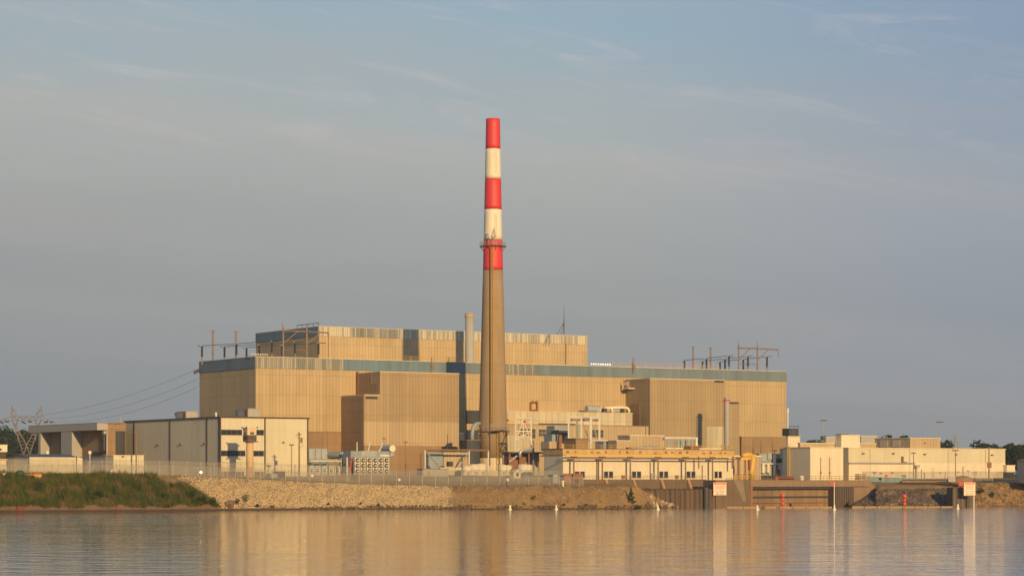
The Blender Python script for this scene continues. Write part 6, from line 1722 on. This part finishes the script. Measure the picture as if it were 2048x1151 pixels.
def bollard(px, y0, y1, Y, lab):
    t_ = Thing('white_marker_post', lab, 'marker post', px, Y, z=ground(px, Y) - .05, rot=0, group='white marker posts on the bank')
    MB().cyl((0, 0, 0), (0, 0, t_.z(y0 + 1.5)), .2, n=10).build('post', K['buoy'], t_.o); MB().box(-.34, .34, -.3, .3, t_.z(y0 + 1.5), t_.z(y0)).build('cap', K['buoy'], t_.o)
bollard(1126, 960.5, 968, prof(1126)[4][0] + 1, 'short white marker post on the bank top before the left end of the intake house')
bollard(8, 945.5, 952, prof(8)[4][0] - .5, 'short white marker post in the grass at the left picture edge')
# behind the fence: dark containers and a truck-like box
blk('dark_container', 'container', 'dark flat topped container before the warehouse right part', 556, 571, 942, 955, 586, 'dark', depth=3)
blk('grey_container', 'container', 'grey low container between lamp post and dark container before the warehouse', 541, 555, 946, 955, 585, 'greyblue', depth=2.4)
blk('blue_drum_rack', 'container', 'grey blue box stack behind the fence left of the intake house', 1106, 1116, 948, 966, 604, 'greyblue', depth=2)
blk('brown_fence_panel', 'fence panel', 'low brown slatted panel at the left end of the intake house wall', 1128, 1166, 946, 968, 605, 'rust', depth=.3)

# ------------------------------------------------------------------ left bank oddments
Yb = prof(66)[4][0] - 1.2
t_ = Thing('yellow_skip', 'ochre rectangular skip half sunk in the tall grass below the low cream shed', 'skip', 48, Yb, z=ground(66, Yb) - .2, rot=math.radians(3))
w_ = t_.u(83); hh = t_.z(947.5)
q = MB(); q.prism([(.35, 0, 0), (w_ - .35, 0, 0), (w_, 0, hh), (0, 0, hh)], (0, .12, 0)); q.prism([(.35, 2.0, 0), (w_ - .35, 2.0, 0), (w_, 2.0, hh), (0, 2.0, hh)], (0, -.12, 0)); q.box(.35, w_ - .35, .12, 1.88, 0, .1); q.box(0.02, .2, .12, 1.88, .5, hh); q.box(w_ - .2, w_ - .02, .12, 1.88, .5, hh)
q.build('body', plain('ochre_paint', (.50, .29, .08), .7, 0, .3), t_.o)
MB().box(-.08, w_ + .08, -.08, .14, hh, hh + .12).build('rim', K['rust'], t_.o); MB().box(w_ * .45, w_ * .98, .3, 1.7, hh - .1, hh + .55).build('load', K['rust'], t_.o)
t_ = Thing('green_tarp', 'dark green covered pile left of the ochre skip', 'pile', 40, Yb, z=ground(40, Yb), rot=0)
MB().ball((0, 0, .4), 1.1, 3, (1.0, .7, .7)).build('cover', plain('dark_green_tarp', (.03, .06, .035), .7), t_.o, smooth=True); MB().box(-.7, .6, -.2, .5, 0, .5).build('stack', K['wood'], t_.o)
def beach(px, dy=1.2): Y = prof(px)[2][0] + dy; return Vector((*XY(px, Y), ground(px, Y)))
p = beach(40, 1.6)
t_ = Thing('red_dinghy', 'small red upturned dinghy lying on the sand at far left', 'boat', 0, 0, xy=(p.x, p.y), z=p.z, rot=.1)
q = MB(); q.ball((0, 0, .15), .85, 3, (1.05, .45, .62)); q.build('hull', plain('faded_red', (.20, .028, .035), .8), t_.o, smooth=True); MB().box(-.6, .6, -.04, .04, .66, .74).build('keel', K['rust'], t_.o)
p = beach(235, 1.8)
t_ = Thing('red_bucket', 'tiny red bucket on the sand below the tall grass', 'bucket', 0, 0, xy=(p.x, p.y), z=p.z, rot=0)
MB().lathe(0, 0, [(.2, 0), (.32, .5), (.27, .5), (.18, .06)], 14).build('pail', plain('dull_red_plastic', (.36, .06, .04), .6), t_.o); MB().tube([(.3 * math.cos(a), 0, .5 + .28 * math.sin(a)) for a in [math.pi * k / 8 for k in range(9)]], .02, 4).build('handle', K['dark'], t_.o)
for px, L_, rz, lab in ((262, 3.2, .08, 'long grey driftwood log on the sand left of the bush clump'), (278, 1.8, -.2, 'short pale driftwood branch crossing the long log on the sand'), (345, 2.6, .05, 'dark driftwood log on the sand below the bush clump')):
    p = beach(px, 1.5)
    t_ = Thing('driftwood', lab, 'driftwood', 0, 0, xy=(p.x, p.y), z=p.z, rot=rz, group='driftwood on the beach')
    MB().tube([(-L_ / 2, 0, .08), (-L_ * .2, .1, .16), (L_ * .2, -.05, .14), (L_ / 2, .1, .08)], .11, 7).build('log', K['wood'], t_.o); MB().tube([(L_ * .1, 0, .15), (L_ * .25, -.2, .45), (L_ * .3, -.25, .7)], .04, 5).build('branch', K['wood'], t_.o)
p = bank_point(459, .14)
t_ = Thing('outfall_stub', 'rounded brown concrete outfall stub at the waterline between two bushes', 'outfall', 0, 0, xy=(p.x, p.y), z=p.z - .5, rot=0)
q = MB(); pts = [(-.85, 0, 0), (.85, 0, 0), (.85, 0, 1.7)] + [(.85 * math.cos(a), 0, 1.7 + .7 * math.sin(a)) for a in [math.pi * k / 8 for k in range(1, 8)]] + [(-.85, 0, 1.7)]
q.prism(pts, (0, 2.2, 0)); q.build('headwall', plain('mossy_concrete', (.17, .11, .065), .9, 0, .3), t_.o); MB().cyl((0, -.02, 1.0), (0, -.08, 1.0), .5, n=18).build('grate', plain('grate_dark', (.09, .06, .04), .9), t_.o)
# ------------------------------------------------------------------ evening haze over the river and the plant
def build_haze():
    o = MB().box(-3200, 3200, -300, 7200, -6, 140).build('haze', bpy.data.materials.new('haze'))
    m = o.data.materials[0]; m.use_nodes = True; m.node_tree.nodes.clear()
    t = NT(m.node_tree)
    v = t.n('ShaderNodeVolumePrincipled'); out = t.n('ShaderNodeOutputMaterial')
    v.inputs['Color'].default_value = (0.86, 0.90, 0.94, 1)
    v.inputs['Density'].default_value = HAZE
    v.inputs['Anisotropy'].default_value = 0.2
    m.node_tree.links.new(v.outputs[0], out.inputs['Volume'])
    o['kind'] = 'stuff'; o['label'] = 'thin pale evening haze over the river and plant'
HAZE = 0.00009
build_haze()
